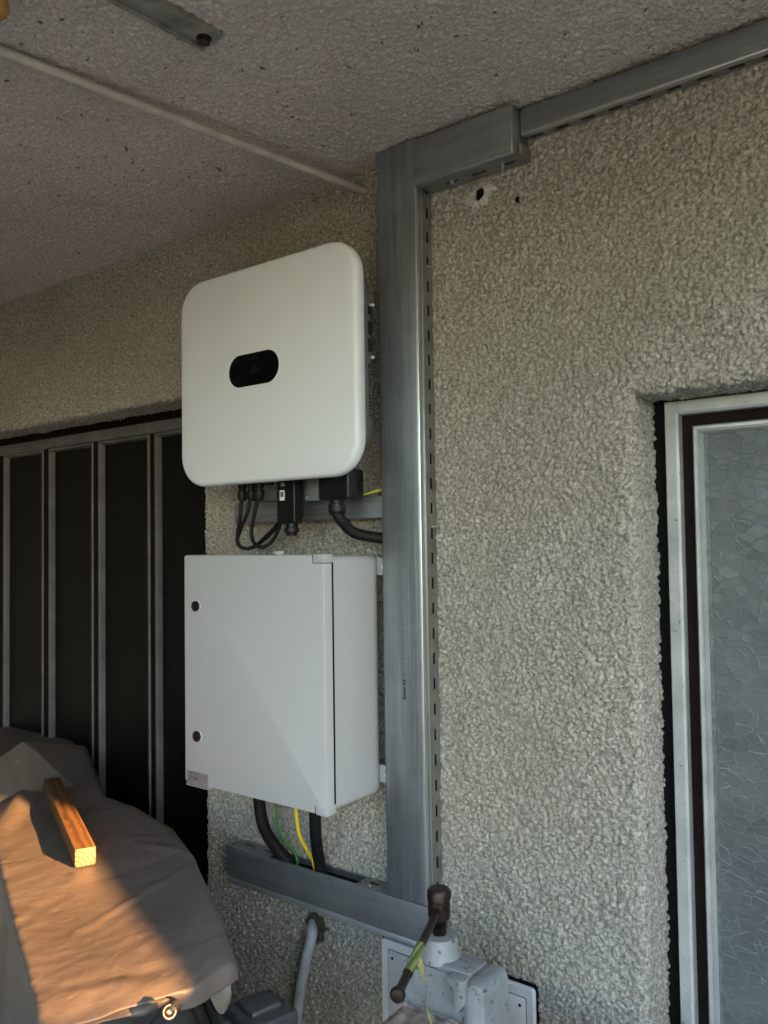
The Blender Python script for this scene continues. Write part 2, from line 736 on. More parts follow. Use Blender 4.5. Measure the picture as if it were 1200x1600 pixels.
def wall_mesh():
    st = .0021
    xs = np.arange(-3.02, -.16, st)
    zs = np.arange(.46, CEIL + .02, st)
    X, ZZ = np.meshgrid(xs, zs, indexing='ij')
    win = X > -1.1
    a = np.where(win, X - WX0, DX1 - X)
    b = np.where(win, WZ1 - ZZ, DZ1 - ZZ)
    r = np.where(win, WR, DR)
    s = np.minimum(a, b)
    u = np.maximum(s + r, 0)
    ph = np.minimum(u / r, math.pi / 2)
    off = np.where(s > -r, r - r * np.sin(ph), 0)
    y = np.where(s > -r, r - r * np.cos(ph) + np.maximum(u - r * math.pi / 2, 0), 0)
    ain = np.where(s > -r, -off + (a - s), a)
    bin_ = np.where(s > -r, -off + (b - s), b)
    PX = np.where(win, WX0 + ain, DX1 - ain)
    PZ = np.where(win, WZ1 - bin_, DZ1 - bin_)
    P = np.stack([PX, y, PZ], -1)
    P = displace(P, .0084, .0058, 1.0)
    keep = (y < REC + .012)
    keep &= (np.hypot(PX - hp.x, (PZ - hp.z) / 1.15) > .0112) & (np.hypot(PX - h2.x, PZ - h2.z) > .0042)
    keep = keep[:-1, :-1] & keep[1:, :-1] & keep[1:, 1:] & keep[:-1, 1:]
    return grid_mesh('wall', P, keep)


link('render_coat', wall_mesh(), 'wall_render', house, False)
bm = bmesh.new()
add_box(bm, -3.9, 1.0, .155, .30, -.11, 2.7)                      # masonry behind
add_box(bm, -1.60, -.60, .02, .154, 0, .459)
add_box(bm, -.159, 1.0, 0, .154, WZ1, 2.7)
add_box(bm, .62, 1.0, 0, .154, 0, WZ1 - .002)
add_box(bm, -.59, .618, .0, .154, 0, .40)
add_box(bm, -3.9, -3.56, 0, .154, 0, 2.7)
add_box(bm, -3.558, -3.021, 0, .154, DZ1, 2.7)
link('masonry', mesh(bm), 'yard_wall', house, False)


BH = 3.42


def sun_blocker():
    """unseen wall added to block the sun; gap cut to shape the sunlit patch"""
    X = 4.0
    poly = [(-6, 1246), (58, 1268), (100, 1290), (152, 1349), (215, 1446), (300, 1553), (296, 1566), (150, 1592), (60, 1612), (-60, 1640), (-60, 1400)]
    hole = []
    for px, py in poly:
        p = Z(px, py, .93)
        t = (X - p.x) / SUN[0]
        q = np.array(p) + SUN * t
        hole.append((q[1], q[2]))
    bm = bmesh.new()
    outer = [(-3.25, -.11), (4, -.11), (4, BH), (-3.25, BH)]
    ed = []
    for loop in (outer, hole):
        vs = [bm.verts.new((X, y, z)) for y, z in loop]
        for i in range(len(vs)):
            ed.append(bm.edges.new((vs[i], vs[(i + 1) % len(vs)])))
    bmesh.ops.triangle_fill(bm, edges=ed, use_beauty=True)
    r = bmesh.ops.extrude_face_region(bm, geom=list(bm.faces))
    for g in r['geom']:
        if isinstance(g, bmesh.types.BMVert):
            g.co.x += .03
    return mesh(bm)


fm = sun_blocker()  # sun blocker added out of view
one('sun_blocker_wall', fm, 'yard_wall', 'unseen wall added right of the porch to block the sun, with a gap', 'wall')
link('end_wall', box(-3.9, -3.7, -2.4, -.003, 0, 2.5), 'yard_wall', house, False)

bm = bmesh.new()
add_box(bm, -3.9, -1.35, -2.44, -2.40, 0, CEIL - .01)  # unseen screen added to darken the left side
add_box(bm, -1.349, .72, -2.44, -2.34, 2.22, CEIL - .01)  # unseen beam added to cut sky light on the upper wall
link('front_light_screen', mesh(bm), 'light_screen_dark', house, False)

# ---- ceiling ------------------------------------------------------
ceil = thing('porch_ceiling', 'speckled pinkish grey roughcast ceiling slab above the wall', 'ceiling', (-1.2, -1.0, CEIL))


def ceil_mesh():
    st = .0030
    xs = np.arange(-3.3, -.12, st)
    ys = np.arange(-1.0, .012, st)
    X, Y = np.meshgrid(xs, ys, indexing='ij')
    P = np.stack([X, Y, np.full_like(X, CEIL)], -1)
    P = displace(P, .0080, .0038, -1.0)
    return grid_mesh('ceil', P, np.ones((P.shape[0] - 1, P.shape[1] - 1), bool))


link('render_coat', ceil_mesh(), 'ceiling_render', ceil, False)
bm = bmesh.new()
add_box(bm, -3.9, .74, -2.55, .6, CEIL + .012, 2.62)
add_box(bm, -3.9, .74, -2.55, -.999, CEIL - .002, CEIL + .0119)
add_box(bm, -.121, .74, -.9985, .0, CEIL - .002, CEIL + .0119)
link('slab', mesh(bm), 'ceiling_render', ceil, False)


# ---- window at the right -----------------------------------------
def bead(bm, poly2, along, c0, c1, mitre0, mitre1, fixed):
    """profile (u outward from the opening, y) swept along x or z with mitred ends; fixed = edge coordinate, u added to it"""
    vs = []
    for end, mit in ((c0, mitre0), (c1, mitre1)):
        row = []
        for u, y in poly2:
            if along == 'z':
                row.append(bm.verts.new((fixed + u, y, end + mit * u)))
            else:
                row.append(bm.verts.new((end + mit * u, y, fixed - u)))
        vs.append(row)
    n = len(poly2)
    for k in range(n):
        bm.faces.new((vs[0][k], vs[0][(k + 1) % n], vs[1][(k + 1) % n], vs[1][k]))
    bm.faces.new(vs[0][::-1])
    bm.faces.new(vs[1])


YF = REC
win = bpy.data.objects.new('window', None)
COL.objects.link(win)
win.parent = house
win.location = Vector((0, YF, 1.0)) - house.location
winR, winB = .60, .42
pa = W(1039, 640, YF)            # outer bead, top-left corner
pb = W(1062, 643, YF)
wi = W(1083, 672, YF)            # inner bead
xo, zo = pa.x, pa.z + .013
xi, zi = wi.x, W(1100, 664, YF).z
bo = .026
link('frame', prism([(WX0 - .01, winB), (winR, winB), (winR, WZ1 + .004), (WX0 - .01, WZ1 + .004)], YF + .012, YF + .05), 'frame_dark', win)


def bead_ring(parent, x0, x1, z0, z1, wdt, prof, mat):
    """left, top and right mitred beads of one rectangle (each a piece of its own)"""
    for kind in 'ltr':
        bm = bmesh.new()
        if kind == 'l':
            bead(bm, prof, 'z', z0, z1, 0, -1, x0)
        elif kind == 't':
            bead(bm, prof, 'x', x0, x1, 1, -1, z1)
        else:
            bead(bm, [(-u, y) for u, y in prof], 'z', z0, z1, 0, 1, x1)
        link('bead', mesh(bm), mat, parent)


bead_ring(win, xo, winR - .03, winB, zo, bo,
          [(0, YF + .02), (0, YF - .004), (.003, YF - .010), (bo - .004, YF - .012), (bo, YF - .008), (bo, YF + .02)], 'aluminium_bead')
wb = .0155
bead_ring(win, xi, winR - .09, winB, zi, wb,
          [(0, YF + .02), (0, YF - .004), (.003, YF - .008), (.008, YF - .008), (.009, YF - .004), (.012, YF - .006),
           (wb - .002, YF + .001), (wb, YF + .006), (wb, YF + .03)], 'aluminium_bead')
# putty line and pane
link('putty', box(xi + wb - .002, xi + wb + .007, YF + .0072, YF + .02, winB, zi - wb), 'glass_edge', win)
link('pane', box(xi + .004, winR - .1, YF + .0085, YF + .0118, winB, zi - .004), 'crackle_glass', win, False)
link('gap_strip', box(WX0 - .012, xo + .001, YF + .004, YF + .0115, winB, WZ1 + .003), 'gap_black', win)

# ---- panelled door at the left -----------------------------------
door = bpy.data.objects.new('door', None)
COL.objects.link(door)
door.parent = house
door.location = Vector((-2.5, YF, 0)) - house.location
link('frame', box(-3.6, DX1 + .02, YF + .022, YF + .08, .02, DZ1 + .012), 'frame_dark', door)
link('top_bead', box(-3.6, DX1 + .012, YF - .012, YF + .0225, W(140, 692, YF).z, W(140, 676, YF).z, bev=.003), 'bead_shaded', door)
zt = 1.879
PAN = ((-3.143, -2.880), (-2.851, -2.589), (-2.560, -2.303), (-2.279, -2.019), (-1.998, -1.735))
for (a_, b_), (c_, d_) in zip(PAN, PAN[1:]):
    link('stile', box(b_ + .0005, c_ - .0005, YF + .002, YF + .0215, .1, zt), 'frame_dark', door)
link('head_rail', box(-3.6, DX1 + .015, YF + .002, YF + .0215, zt + .0005, W(140, 692, YF).z - .0005), 'frame_dark', door)
link('stile', box(-1.7345, DX1 + .015, YF + .002, YF + .0215, .1, zt), 'frame_dark', door)
for k, (x0, x1) in enumerate(PAN):
    prof = [(0, YF + .03), (0, YF + .004), (.003, YF), (.010, YF), (.012, YF + .004), (.014, YF + .021), (.014, YF + .03)]
    bead_ring(door, x0, x1, .1, zt, .014, prof, 'bead_shaded')
    link('pane', box(x0 + .004, x1 - .004, YF + .0185, YF + .0215, .1, zt - .004), 'dark_glass', door, False)

# plaster patch and drilled holes above the rail


def patch():
    """smear of white filler round the drilled hole"""
    bm = bmesh.new()
    ring = []
    for k in range(40):
        a = 2 * math.pi * k / 40
        r = .029 * (1 + .30 * math.sin(2 * a + .8) + .16 * math.sin(5 * a) + .16 * random.uniform(-1, 1))
        ring.append((a, max(r, .018)))
    rows = []
    for f, y in ((0.0, .004), (0.12, -.0050), (.45, -.0036), (.8, -.0012), (1.0, .003)):
        rows.append([bm.verts.new((hp.x + math.cos(a) * (.0108 + (r - .0108) * f), y + random.uniform(-.0016, .0016),
                                   hp.z + math.sin(a) * (.0125 + (r * 1.05 - .0125) * f) - .009 * f)) for a, r in ring])
    for A, B in zip(rows, rows[1:]):
        for k in range(40):
            bm.faces.new((A[k], A[(k + 1) % 40], B[(k + 1) % 40], B[k]))
    return mesh(bm)


link('plaster_patch', patch(), 'plaster_white', house)


def cup(c, r, dep):
    bm = bmesh.new()
    A = [bm.verts.new((c.x + math.cos(k * math.pi / 10) * r, .001, c.z + math.sin(k * math.pi / 10) * r * 1.15)) for k in range(20)]
    B = [bm.verts.new((c.x + math.cos(k * math.pi / 10) * r * .9, dep, c.z + math.sin(k * math.pi / 10) * r)) for k in range(20)]
    for k in range(20):
        bm.faces.new((A[k], A[(k + 1) % 20], B[(k + 1) % 20], B[k]))
    bm.faces.new(B)
    return mesh(bm)


link('drilled_hole', cup(hp, .0135, .06), 'hole_dark', house)
link('drilled_hole', cup(h2, .0065, .05), 'hole_dark', house)

# ================================================================== STEEL TRUNKING
TY = -.060
tl, tr = W(594.5, 735, TY).x, W(655.5, 735, TY).x            # vertical trunking
ttop = W(616, 226, TY).z
ltop = W(480, 1354, TY).z
lbot = W(500, 1428, TY).z
vbot = W(635, 1408, TY).z


def slotted_side(bm, x0, x1, ya, yb, ys0, ys1, z0, z1, pitch, slot, phase):
    """plate in the y-z plane between y=ya..yb with slots at y=ys0..ys1"""
    add_box(bm, x0, x1, ya, ys0, z0, z1)
    add_box(bm, x0, x1, ys1, yb, z0, z1)
    z = z0 + phase
    prev = z0
    while z + slot < z1:
        add_box(bm, x0, x1, ys0, ys1, prev, z)
        prev = z + slot
        z += pitch
    add_box(bm, x0, x1, ys0, ys1, prev, z1)


vt = thing('cable_trunking', 'tall vertical galvanised cable trunking with slotted side, right of the white inverter', 'cable trunking', ((tl + tr) / 2, -.03, vbot), 'galvanised trunking lengths')
bm = bmesh.new()
add_box(bm, tl, tr, TY, TY + .016, vbot, ttop, bev=.0045, seg=3)
link('lid', mesh(bm), 'galvanised_z', vt)
link('lid_edge_highlight', box(tr - .0030, tr + .0010, TY + .0010, TY + .0125, vbot + .001, ttop - .001, bev=.0022, seg=3), 'edge_highlight', vt)  # bright strip added for the highlight along the lid's edge
bm = bmesh.new()
slotted_side(bm, tr - .0035, tr - .002, TY + .0165, -.0005, -.0205, -.0130, vbot - .01, ttop - .002, .0500, .0225, .021)
slotted_side(bm, tl + .002, tl + .0035, TY + .0165, -.0005, -.0205, -.0130, vbot - .01, ttop - .002, .0500, .0225, .021)
add_box(bm, tl + .0036, tr - .0036, -.004, -.0005, vbot - .01, ttop - .002)
link('channel', mesh(bm), 'galvanised_plain', vt, False)
bm = bmesh.new()
add_box(bm, tr - .003, tr + .0008, TY + .0185, TY + .0225, vbot - .005, ttop - .004, bev=.0012)
link('rim', mesh(bm), 'edge_highlight', vt)
link('inside_shade', box(tl + .006, tr - .006, TY + .018, -.0045, vbot, ttop - .003), 'gap_black', vt, False)  # black block painted in for the shade behind the slots
for px, py in ((677, 415), (681, 823)):
    p = W(px, py, -.013)
    link('screw', lathe((tr - .003, -.0155, p.z), (1, 0, 0), [(0, .0035), (.003, .0035), (.0035, .0022), (.012, .002)], 10), 'zinc_bright', vt)
# faint printed marking running down the lid
zc = W(628, 925, TY).z
zend = W(632, 1055, TY).z
bm = bmesh.new()
xm = W(630, 990, TY).x
z = zc
i = 0
while z > zend:
    h = random.choice((.003, .004, .006, .009))
    for q in range(2):
        add_box(bm, xm - .002 + q * .0022 + random.uniform(-.0004, .0004), xm - .0006 + q * .0022, TY - .0004, TY + .001, z - h * random.uniform(.5, 1), z)
    z -= h + random.choice((.002, .003, .009 if i < 6 else .003))
    i += 1
link('printed_text', mesh(bm), 'ink_soft', vt, False)
bm = bmesh.new()
zb = W(633, 1062, TY).z
ze = W(634, 1090, TY).z
z = zb
while z > ze:
    h = random.choice((.0015, .0025, .004))
    add_box(bm, xm - .0022, xm + .0042, TY - .0004, TY + .001, z - h, z)
    z -= h + random.choice((.0012, .002))
link('printed_code', mesh(bm), 'ink', vt, False)

# ---- lower horizontal trunking
lx0 = W(353.7, 1345, TY).x
lx1 = tr + .012
lt = thing('cable_trunking', 'lower horizontal galvanised cable trunking with black cables dropping into its open top', 'cable trunking', ((lx0 + lx1) / 2, -.03, lbot), 'galvanised trunking lengths')
bm = bmesh.new()
add_box(bm, lx0, lx1, TY, TY + .010, lbot + .013, ltop if ltop < vbot else vbot, bev=.003, seg=3)
LID_TOP = ltop if ltop < vbot else vbot
link('lid', mesh(bm), 'galvanised_x', lt)
bm = bmesh.new()
add_box(bm, lx0, lx1, TY - .002, TY + .009, lbot, lbot + .0125, bev=.003)
link('lower_rim', mesh(bm), 'galvanised_lit', lt)
bm = bmesh.new()
xa, xb = W(428, 1330, TY + .03).x, W(566, 1368, TY + .03).x
zt2 = LID_TOP - .004
xr = tl - .002
for p0, p1 in ((lx0 + .001, xa), (xb, xr)):                      # top flange left and right of the cut-out
    ww = p1 - p0
    add_box(bm, p0, p1, TY + .0105, -.026, zt2 - .0015, zt2)
    add_box(bm, p0, p1, -.018, -.0005, zt2 - .0015, zt2)
    s0 = p0 + ww * .18
    s1 = p0 + ww * .45
    s2 = p0 + ww * .70
    s3 = p0 + ww * .92
    add_box(bm, p0, s0, -.026, -.018, zt2 - .0015, zt2)
    add_box(bm, s1, s2, -.026, -.018, zt2 - .0015, zt2)
    add_box(bm, s3, p1, -.026, -.018, zt2 - .0015, zt2)
add_box(bm, lx0 + .001, lx1 - .001, TY + .0105, -.0005, lbot + .001, lbot + .003)
add_box(bm, lx0 + .001, lx1 - .001, -.004, -.0005, lbot + .003, zt2 - .0016)
link('channel', mesh(bm), 'galvanised_plain', lt, False)
link('opening_shade', box(xa - .01, xb + .003, TY + .0108, -.0045, lbot + .0035, zt2 - .014), 'gap_black', lt)  # black infill standing in for shade within the open top
bm = bmesh.new()
add_box(bm, xb, xb + .0015, TY + .0105, -.001, zt2, zt2 + .003)
link('cut_edge', mesh(bm), 'zinc_bright', lt, False)
for xx, yy in ((xb + .025, -.036), ):
    link('screw', lathe((xx, yy, zt2 - .001), (0, 0, 1), [(0, .004), (.003, .004), (.004, .002)], 10), 'zinc_bright', lt)

# ---- short box above the vertical trunking
UY = -.066
ux0, ux1 = tr + .001, W(800, 200, UY).x
uz0 = W(645, 291, UY).z
uz1 = min(CEIL - .006, W(700, 198, UY).z)
ub = thing('trunking_box', 'short galvanised trunking box in the corner under the ceiling, between both trunking lengths', 'trunking box', ((ux0 + ux1) / 2, -.03, uz0))
bm = bmesh.new()
add_box(bm, ux0, ux1, UY, UY + .020, uz0, uz1, bev=.0035, seg=3)
link('lid', mesh(bm), 'galvanised_x', ub)
bm = bmesh.new()


def slotted_bottom(bm, x0, x1, ya, yb, s0, s1, z0, z1, slots):
    add_box(bm, x0, x1, ya, s0, z0, z1)
    add_box(bm, x0, x1, s1, yb, z0, z1)
    prev = x0
    for a, b in slots:
        add_box(bm, prev, a, s0, s1, z0, z1)
        prev = b
    add_box(bm, prev, x1, s0, s1, z0, z1)


L = ux1 - ux0
link('inside_shade', box(ux0 + .002, ux1 - .004, UY + .021, -.0045, uz0 + .014, uz1 - .006), 'gap_black', ub, False)  # shade in the box, put in as a black block
slotted_bottom(bm, ux0, ux1 + .006, UY + .0205, -.0005, -.028, -.021, uz0 + .004, uz0 + .0055,
               [(ux0 + L * .22, ux0 + L * .36), (ux0 + L * .50, ux0 + L * .64), (ux0 + L * .78, ux0 + L * .92)])
add_box(bm, ux0, ux1 - .002, -.004, -.0005, uz0 + .006, uz1 - .004)
add_box(bm, ux1 - .003, ux1 - .0015, UY + .0205, -.0045, uz0 + .006, uz1 - .004)
add_box(bm, ux1 - .001, ux1 + .006, UY + .022, -.0045, uz0 + .006, uz0 + .026, bev=.002)
link('channel', mesh(bm), 'galvanised_plain', ub, False)
for q, hh in ((.29, .002), (.80, .010)):
    link('screw', lathe((ux0 + L * q, -.0245, uz0 + .006), (0, 0, -1), [(0, .005), (.004, .005), (.0045, .003), (.005 + hh, .0028)], 10), 'zinc_bright', ub)

# ---- thin rail running right under the ceiling
RY = -.034
rz0 = W(900, 181.5, RY).z
rz1 = CEIL - .008
rt = thing('cable_trunking', 'slim galvanised cable trunking with slotted underside running along the ceiling edge', 'cable trunking', (.2, -.02, rz0), 'galvanised trunking lengths')
bm = bmesh.new()
add_box(bm, ux1 - .001, .7, RY, RY + .012, rz0, rz1, bev=.004, seg=3)
link('lid', mesh(bm), 'galvanised_x', rt)
link('lid_edge_highlight', box(ux1 + .0005, .698, RY - .0012, RY + .0118, rz0 - .0015, rz0 + .0058, bev=.0026, seg=3), 'edge_highlight', rt)  # highlight on the rail's lower edge, put in as brighter metal
link('inside_shade', box(ux1 + .0075, .695, RY + .0125, -.0035, rz0 + .008, rz1 - .002), 'gap_black', rt, False)  # black filling for the shade above the slotted underside
bm = bmesh.new()
sl_ = []
x = ux1 + .012
while x < .67:
    sl_.append((x, x + .024))
    x += .0505
slotted_bottom(bm, ux1 + .0065, .7, RY + .0122, -.0005, -.0170, -.0085, rz0 + .001, rz0 + .0025, sl_)
add_box(bm, ux1 + .0065, .7, -.003, -.0005, rz0 + .003, rz1)
link('channel', mesh(bm), 'galvanised_plain', rt, False)
bm = bmesh.new()
bx0 = W(812, 187, RY).x
for k in range(16):
    if k in (4, 5, 11):
        continue
    add_box(bm, bx0 + k * .0042, bx0 + k * .0042 + random.uniform(.0015, .003), RY - .0003, RY + .001, rz0 + .033, rz0 + .040)
link('printed_text', mesh(bm), 'ink_soft', rt, False)

# ---- mounting rail behind the inverter
MY = -.042
mx0 = W(366, 800, MY).x
mz0, mz1 = W(420, 816.5, MY).z, W(420, 784, MY).z
mr = thing('mounting_rail', 'short galvanised mounting rail under the white inverter, running behind its cables', 'rail', ((mx0 + tl) / 2, -.02, mz0))
link('face', box(mx0, tl + .004, MY, MY + .012, mz0, mz1, bev=.003, seg=3), 'galvanised_x', mr)
bm = bmesh.new()
add_box(bm, mx0 + .001, tl, MY + .0125, -.0005, mz0 + .001, mz0 + .003)
add_box(bm, mx0 + .001, tl, MY + .0125, -.0005, mz1 - .003, mz1 - .001)
link('flange', mesh(bm), 'galvanised_plain', mr)

# ================================================================== INVERTER
IY = -.190
ix0, ix1 = W(281, 600, IY).x, W(557.5, 560, IY).x
iz0, iz1 = W(410, 752.5, IY).z, W(410, 408, IY).z
inv = thing('solar_inverter', 'white solar inverter with rounded corners and dark oval display, mounted above the grey box', 'inverter', ((ix0 + ix1) / 2, -.1, iz0))
link('front_cover', rr(ix0, ix1, iz0, iz1, .072, [(-.160, .008), (-.163, .0025), (-.168, .0), (-.178, .0), (-.1845, .0016), (-.1885, .0048), (-.190, .0095)], 14), 'inverter_white', inv)
HX1 = W(570, 600, -.158).x
hl = [(y, HX1 - W(px, 600, y).x) for y, px in ((-.0425, 576), (-.052, 579), (-.075, 580), (-.10, 578.5), (-.13, 575), (-.158, 570))]
hs = link('housing', rr(ix0 + .022, HX1, iz0 + .03, iz1 - .03, .06, hl + [(-.1605, 0.0)], 10), 'inverter_grey', inv)
hxm = W(576.2, 600, -.12).x
for za, zb in ((.25, .275), (.285, .31), (.325, .34)):
    link('vent', box(hxm - .01, hxm + .0012, -.128, -.108, iz0 + za, iz0 + zb), 'black_plastic', hs)
for zz in (W(575, 480, -.07).z, W(577, 561, -.07).z):
    link('side_lug', box(HX1 - .06, W(584, 520, -.077).x, -.080, -.074, zz - .003, zz + .003, bev=.001), 'inverter_white', inv)
link('rear_bracket', box(ix0 + .10, ix1 - .16, -.0425, -.036, iz0 - .03, iz1 - .06, bev=.002), 'inverter_grey', inv)
bm = bmesh.new()
for zz in (.18, .235):
    for k in range(8):
        add_box(bm, hxm - .01, hxm + .0010, -.129 + random.uniform(0, .004), -.112 - random.uniform(0, .006), iz0 + zz - .06 + k * .0065, iz0 + zz - .056 + k * .0065)
link('side_print', mesh(bm), 'ink', inv, False)
# display
c = W(396, 576.5, IY)
dw, dh = .0755, .0345
link('display_rim', rr(c.x - dw - .0022, c.x + dw + .0022, c.z - dh - .0022, c.z + dh + .0022, dh + .002, [(-.1885, 0), (-.1908, 0), (-.1914, .0012), (-.1908, .0024), (-.1896, .0028)], 16), 'inverter_white', inv)
dsp = link('display_window', rr(c.x - dw, c.x + dw, c.z - dh, c.z + dh, dh - .0002, [(-.1885, 0), (-.1902, 0), (-.1905, .0006)], 16), 'black_gloss', inv)


def petals(cx, cz, y, s):
    """eight-petal fan emblem, opening upwards"""
    bm = bmesh.new()
    for k in range(8):
        a = rad(-72 + k * 144 / 7)
        dx, dz = math.sin(a), math.cos(a)
        L = s * (.98 - .14 * abs(k - 3.5) / 3.5)
        wd = s * .17
        pts = [(0.12, 0), (.45, -.7), (.8, -.95), (1.0, -.35), (1.0, .35), (.8, .95), (.45, .7)]
        vs = [bm.verts.new((cx + dx * L * t + dz * wd * q, y, cz + dz * L * t - dx * wd * q)) for t, q in pts]
        bm.faces.new(vs)
    r = bmesh.ops.extrude_face_region(bm, geom=list(bm.faces))
    for g in r['geom']:
        if isinstance(g, bmesh.types.BMVert):
            g.co.y += .0003
    return mesh(bm)


link('emblem', petals(c.x + .002, c.z - .009, -.1908, .018), 'logo_faint', dsp, False)
bm = bmesh.new()
for k in range(3):
    add_box(bm, c.x - .016 + k * .013, c.x - .012 + k * .013, -.1908, -.1902, c.z + .020, c.z + .023)
link('indicator', mesh(bm), 'logo_faint', dsp, False)

# plugs under the inverter
PY = -.105


def plug_row():
    """solar plug connectors and their cables"""
    tops = [(378.5, 757), (393, 757), (405, 756)]
    ends = [((378.5, 782), (372, 820), (371, 845), (379, 856), (396, 855), (418, 838), (437, 817)),
            ((391, 782), (377, 815), (369, 842), (378, 855), (398, 852), (416, 835), (436, 816)),
            ((405, 780), (397, 805), (393, 838), (401, 853), (415, 852), (430, 838), (440, 820))]
    cabs = [[(378, 782), (375, 810), (370.5, 838), (374, 853), (388, 857), (405, 848), (424, 830), (438, 814)],
            [(392, 782), (387, 800), (378, 822), (371, 843), (377, 855), (394, 856), (414, 842), (436, 820)],
            [(404, 780), (398, 802), (393, 830), (397, 848), (409, 855), (424, 847), (434, 830), (440, 812)]]
    lab = ['black solar cable looping from the leftmost plug under the inverter',
           'black solar cable looping from the middle plug under the inverter',
           'black solar cable looping from the plug nearest the black dongle']
    for k, (px, py) in enumerate(tops):
        yk = PY - .012 * (k - 1)
        p = W(px, py, yk)
        q = W(px, 783, yk)
        L = p.z - q.z + .03
        b = p.z + .03
        link('plug', lathe((p.x, yk, b), (0, 0, -1), [(0, .0085), (.022, .0085), (.024, .0100), (L * .55, .0100), (L * .58, .0085), (L * .66, .0085), (L * .69, .0112), (L * .93, .0108), (L, .0075)], 14), 'black_plastic', inv)
        pts = [W(a, bb, yk + (.018 if i > 4 else 0)) for i, (a, bb) in enumerate(cabs[k])]
        pts[0].z += .01
        one('solar_cable', tube(pts, .0042, 10), 'black_rubber', lab[k], 'cable', 'solar cables under the inverter')


plug_row()
for px in (415, 422):
    p = W(px, 754, PY)
    link('socket', lathe((p.x, PY, p.z + .02), (0, 0, -1), [(0, .008), (.022, .008), (.026, .006)], 12), 'black_plastic', inv)
# dongle
DY = -.122
d0, d1 = W(432, 780, DY).x, W(462, 780, DY).x
dz1, dz0 = W(447, 738, DY).z, W(447, 818, DY).z
dg = thing('communication_dongle', 'black plug-in communication dongle with white label hanging under the inverter', 'dongle', ((d0 + d1) / 2, DY, dz0))
link('body', rr(d0, d1 - .004, dz0, dz1, .005, [(DY + .026, .001), (DY + .024, 0), (DY + .002, 0), (DY, .002)], 4), 'black_plastic', dg)
link('side_ridge', box(d1 - .0045, d1 + .003, DY + .004, DY + .022, dz0 + .012, dz1, bev=.002), 'black_plastic', dg)
cc = W(449, 826, DY)
link('cap', lathe((cc.x, DY + .014, dz0 + .002), (0, 0, -1), [(0, .013), (.010, .013), (.011, .0155), (.020, .0155), (.022, .012), (.028, .011)], 14), 'black_plastic', dg)
p = W(441, 774, DY)
lb = link('label', box(p.x - .0072, p.x + .0072, DY - .0006, DY + .001, p.z - .011, p.z + .011), 'sticker_white', dg)
link('label_patch', box(p.x - .0048, p.x + .0048, DY - .0009, DY, p.z - .0035, p.z + .0075), 'ink_soft', lb)
p2 = W(442, 757, DY)
link('emblem', petals(p2.x, p2.z - .004, DY - .0006, .0085), 'logo_grey', dg, False)
# grey service cover with a small white indicator built as a zinc screw
p = W(483, 765, -.075)
sp = link('service_plate', box(p.x - .03, p.x + .035, -.085, -.076, W(483, 783, -.08).z, iz0 + .03, bev=.002), 'inverter_grey', inv)
q = W(478, 778, -.087)
link('screw', lathe((q.x, -.085, q.z), (0, -1, 0), [(0, .004), (.003, .004), (.004, .0025)], 10), 'zinc_bright', inv)
# AC plug
AY = -.135
a0, a1 = W(497, 765, AY).x, W(544, 765, AY).x
az0 = W(520, 780, AY).z
ac = link('mains_plug', rr(a0, a1, az0, iz0 + .02, .006, [(AY + .05, .002), (AY + .046, 0), (AY + .003, 0), (AY, .003)], 4), 'black_plastic', inv)
gp = W(524, 780, AY + .02)
gx = gp.x
link('gland', lathe((gx, AY + .025, az0 + .002), (0, 0, -1), [(0, .015), (.010, .015), (.011, .0185), (.026, .0185), (.028, .0165), (.034, .0155)], 16), 'black_plastic', ac)
zg = az0 - .028
cp = [Vector((gx, AY + .025, zg)), Vector((gx + .006, AY + .028, zg - .012)), W(548, 829, -.085), W(566, 836, -.065), Vector((tl - .008, -.042, W(590, 841, -.045).z)), Vector((tl + .02, -.036, W(592, 842, -.045).z))]
one('corrugated_conduit', tube(cp, .0115, 14, 8, .04), 'black_rubber', 'black corrugated conduit curving from the inverter mains plug into the trunking', 'conduit')
cp = [W(543, 765, -.085), W(556, 771, -.075), W(570, 772, -.06), W(585, 768, -.05), Vector((tl + .01, -.04, W(592, 763, -.05).z))]
one('earth_wire', tube(cp, .0024, 8), 'wire_yellow_green', 'thin yellow green earth wire beside the inverter mains plug', 'wire')

# ================================================================== ENCLOSURE
BY = -.210
bx0, bx1 = W(288, 1050, BY).x, W(507.5, 1050, BY).x
bz1, bz0 = W(400, 866.8, BY).z, W(400, 1249, BY).z
enc = thing('distribution_box', 'light grey plastic distribution box with two round locks, below the inverter', 'electrical box', ((bx0 + bx1) / 2, -.12, bz0))
link('body', rr(bx0 + .004, bx1 - .0005, bz0 + .004, bz1 - .004, .012, [(-.036, .016), (-.0375, .008), (-.043, .0025), (-.052, .0), (-.184, -.0012)], 6), 'enclosure_grey', enc)
dr = link('door', rr(bx0, bx1, bz0, bz1, .007, [(-.1855, .0015), (-.187, .0), (-.2055, .0), (-.209, .0012), (-.210, .0035)], 6), 'enclosure_grey', enc)
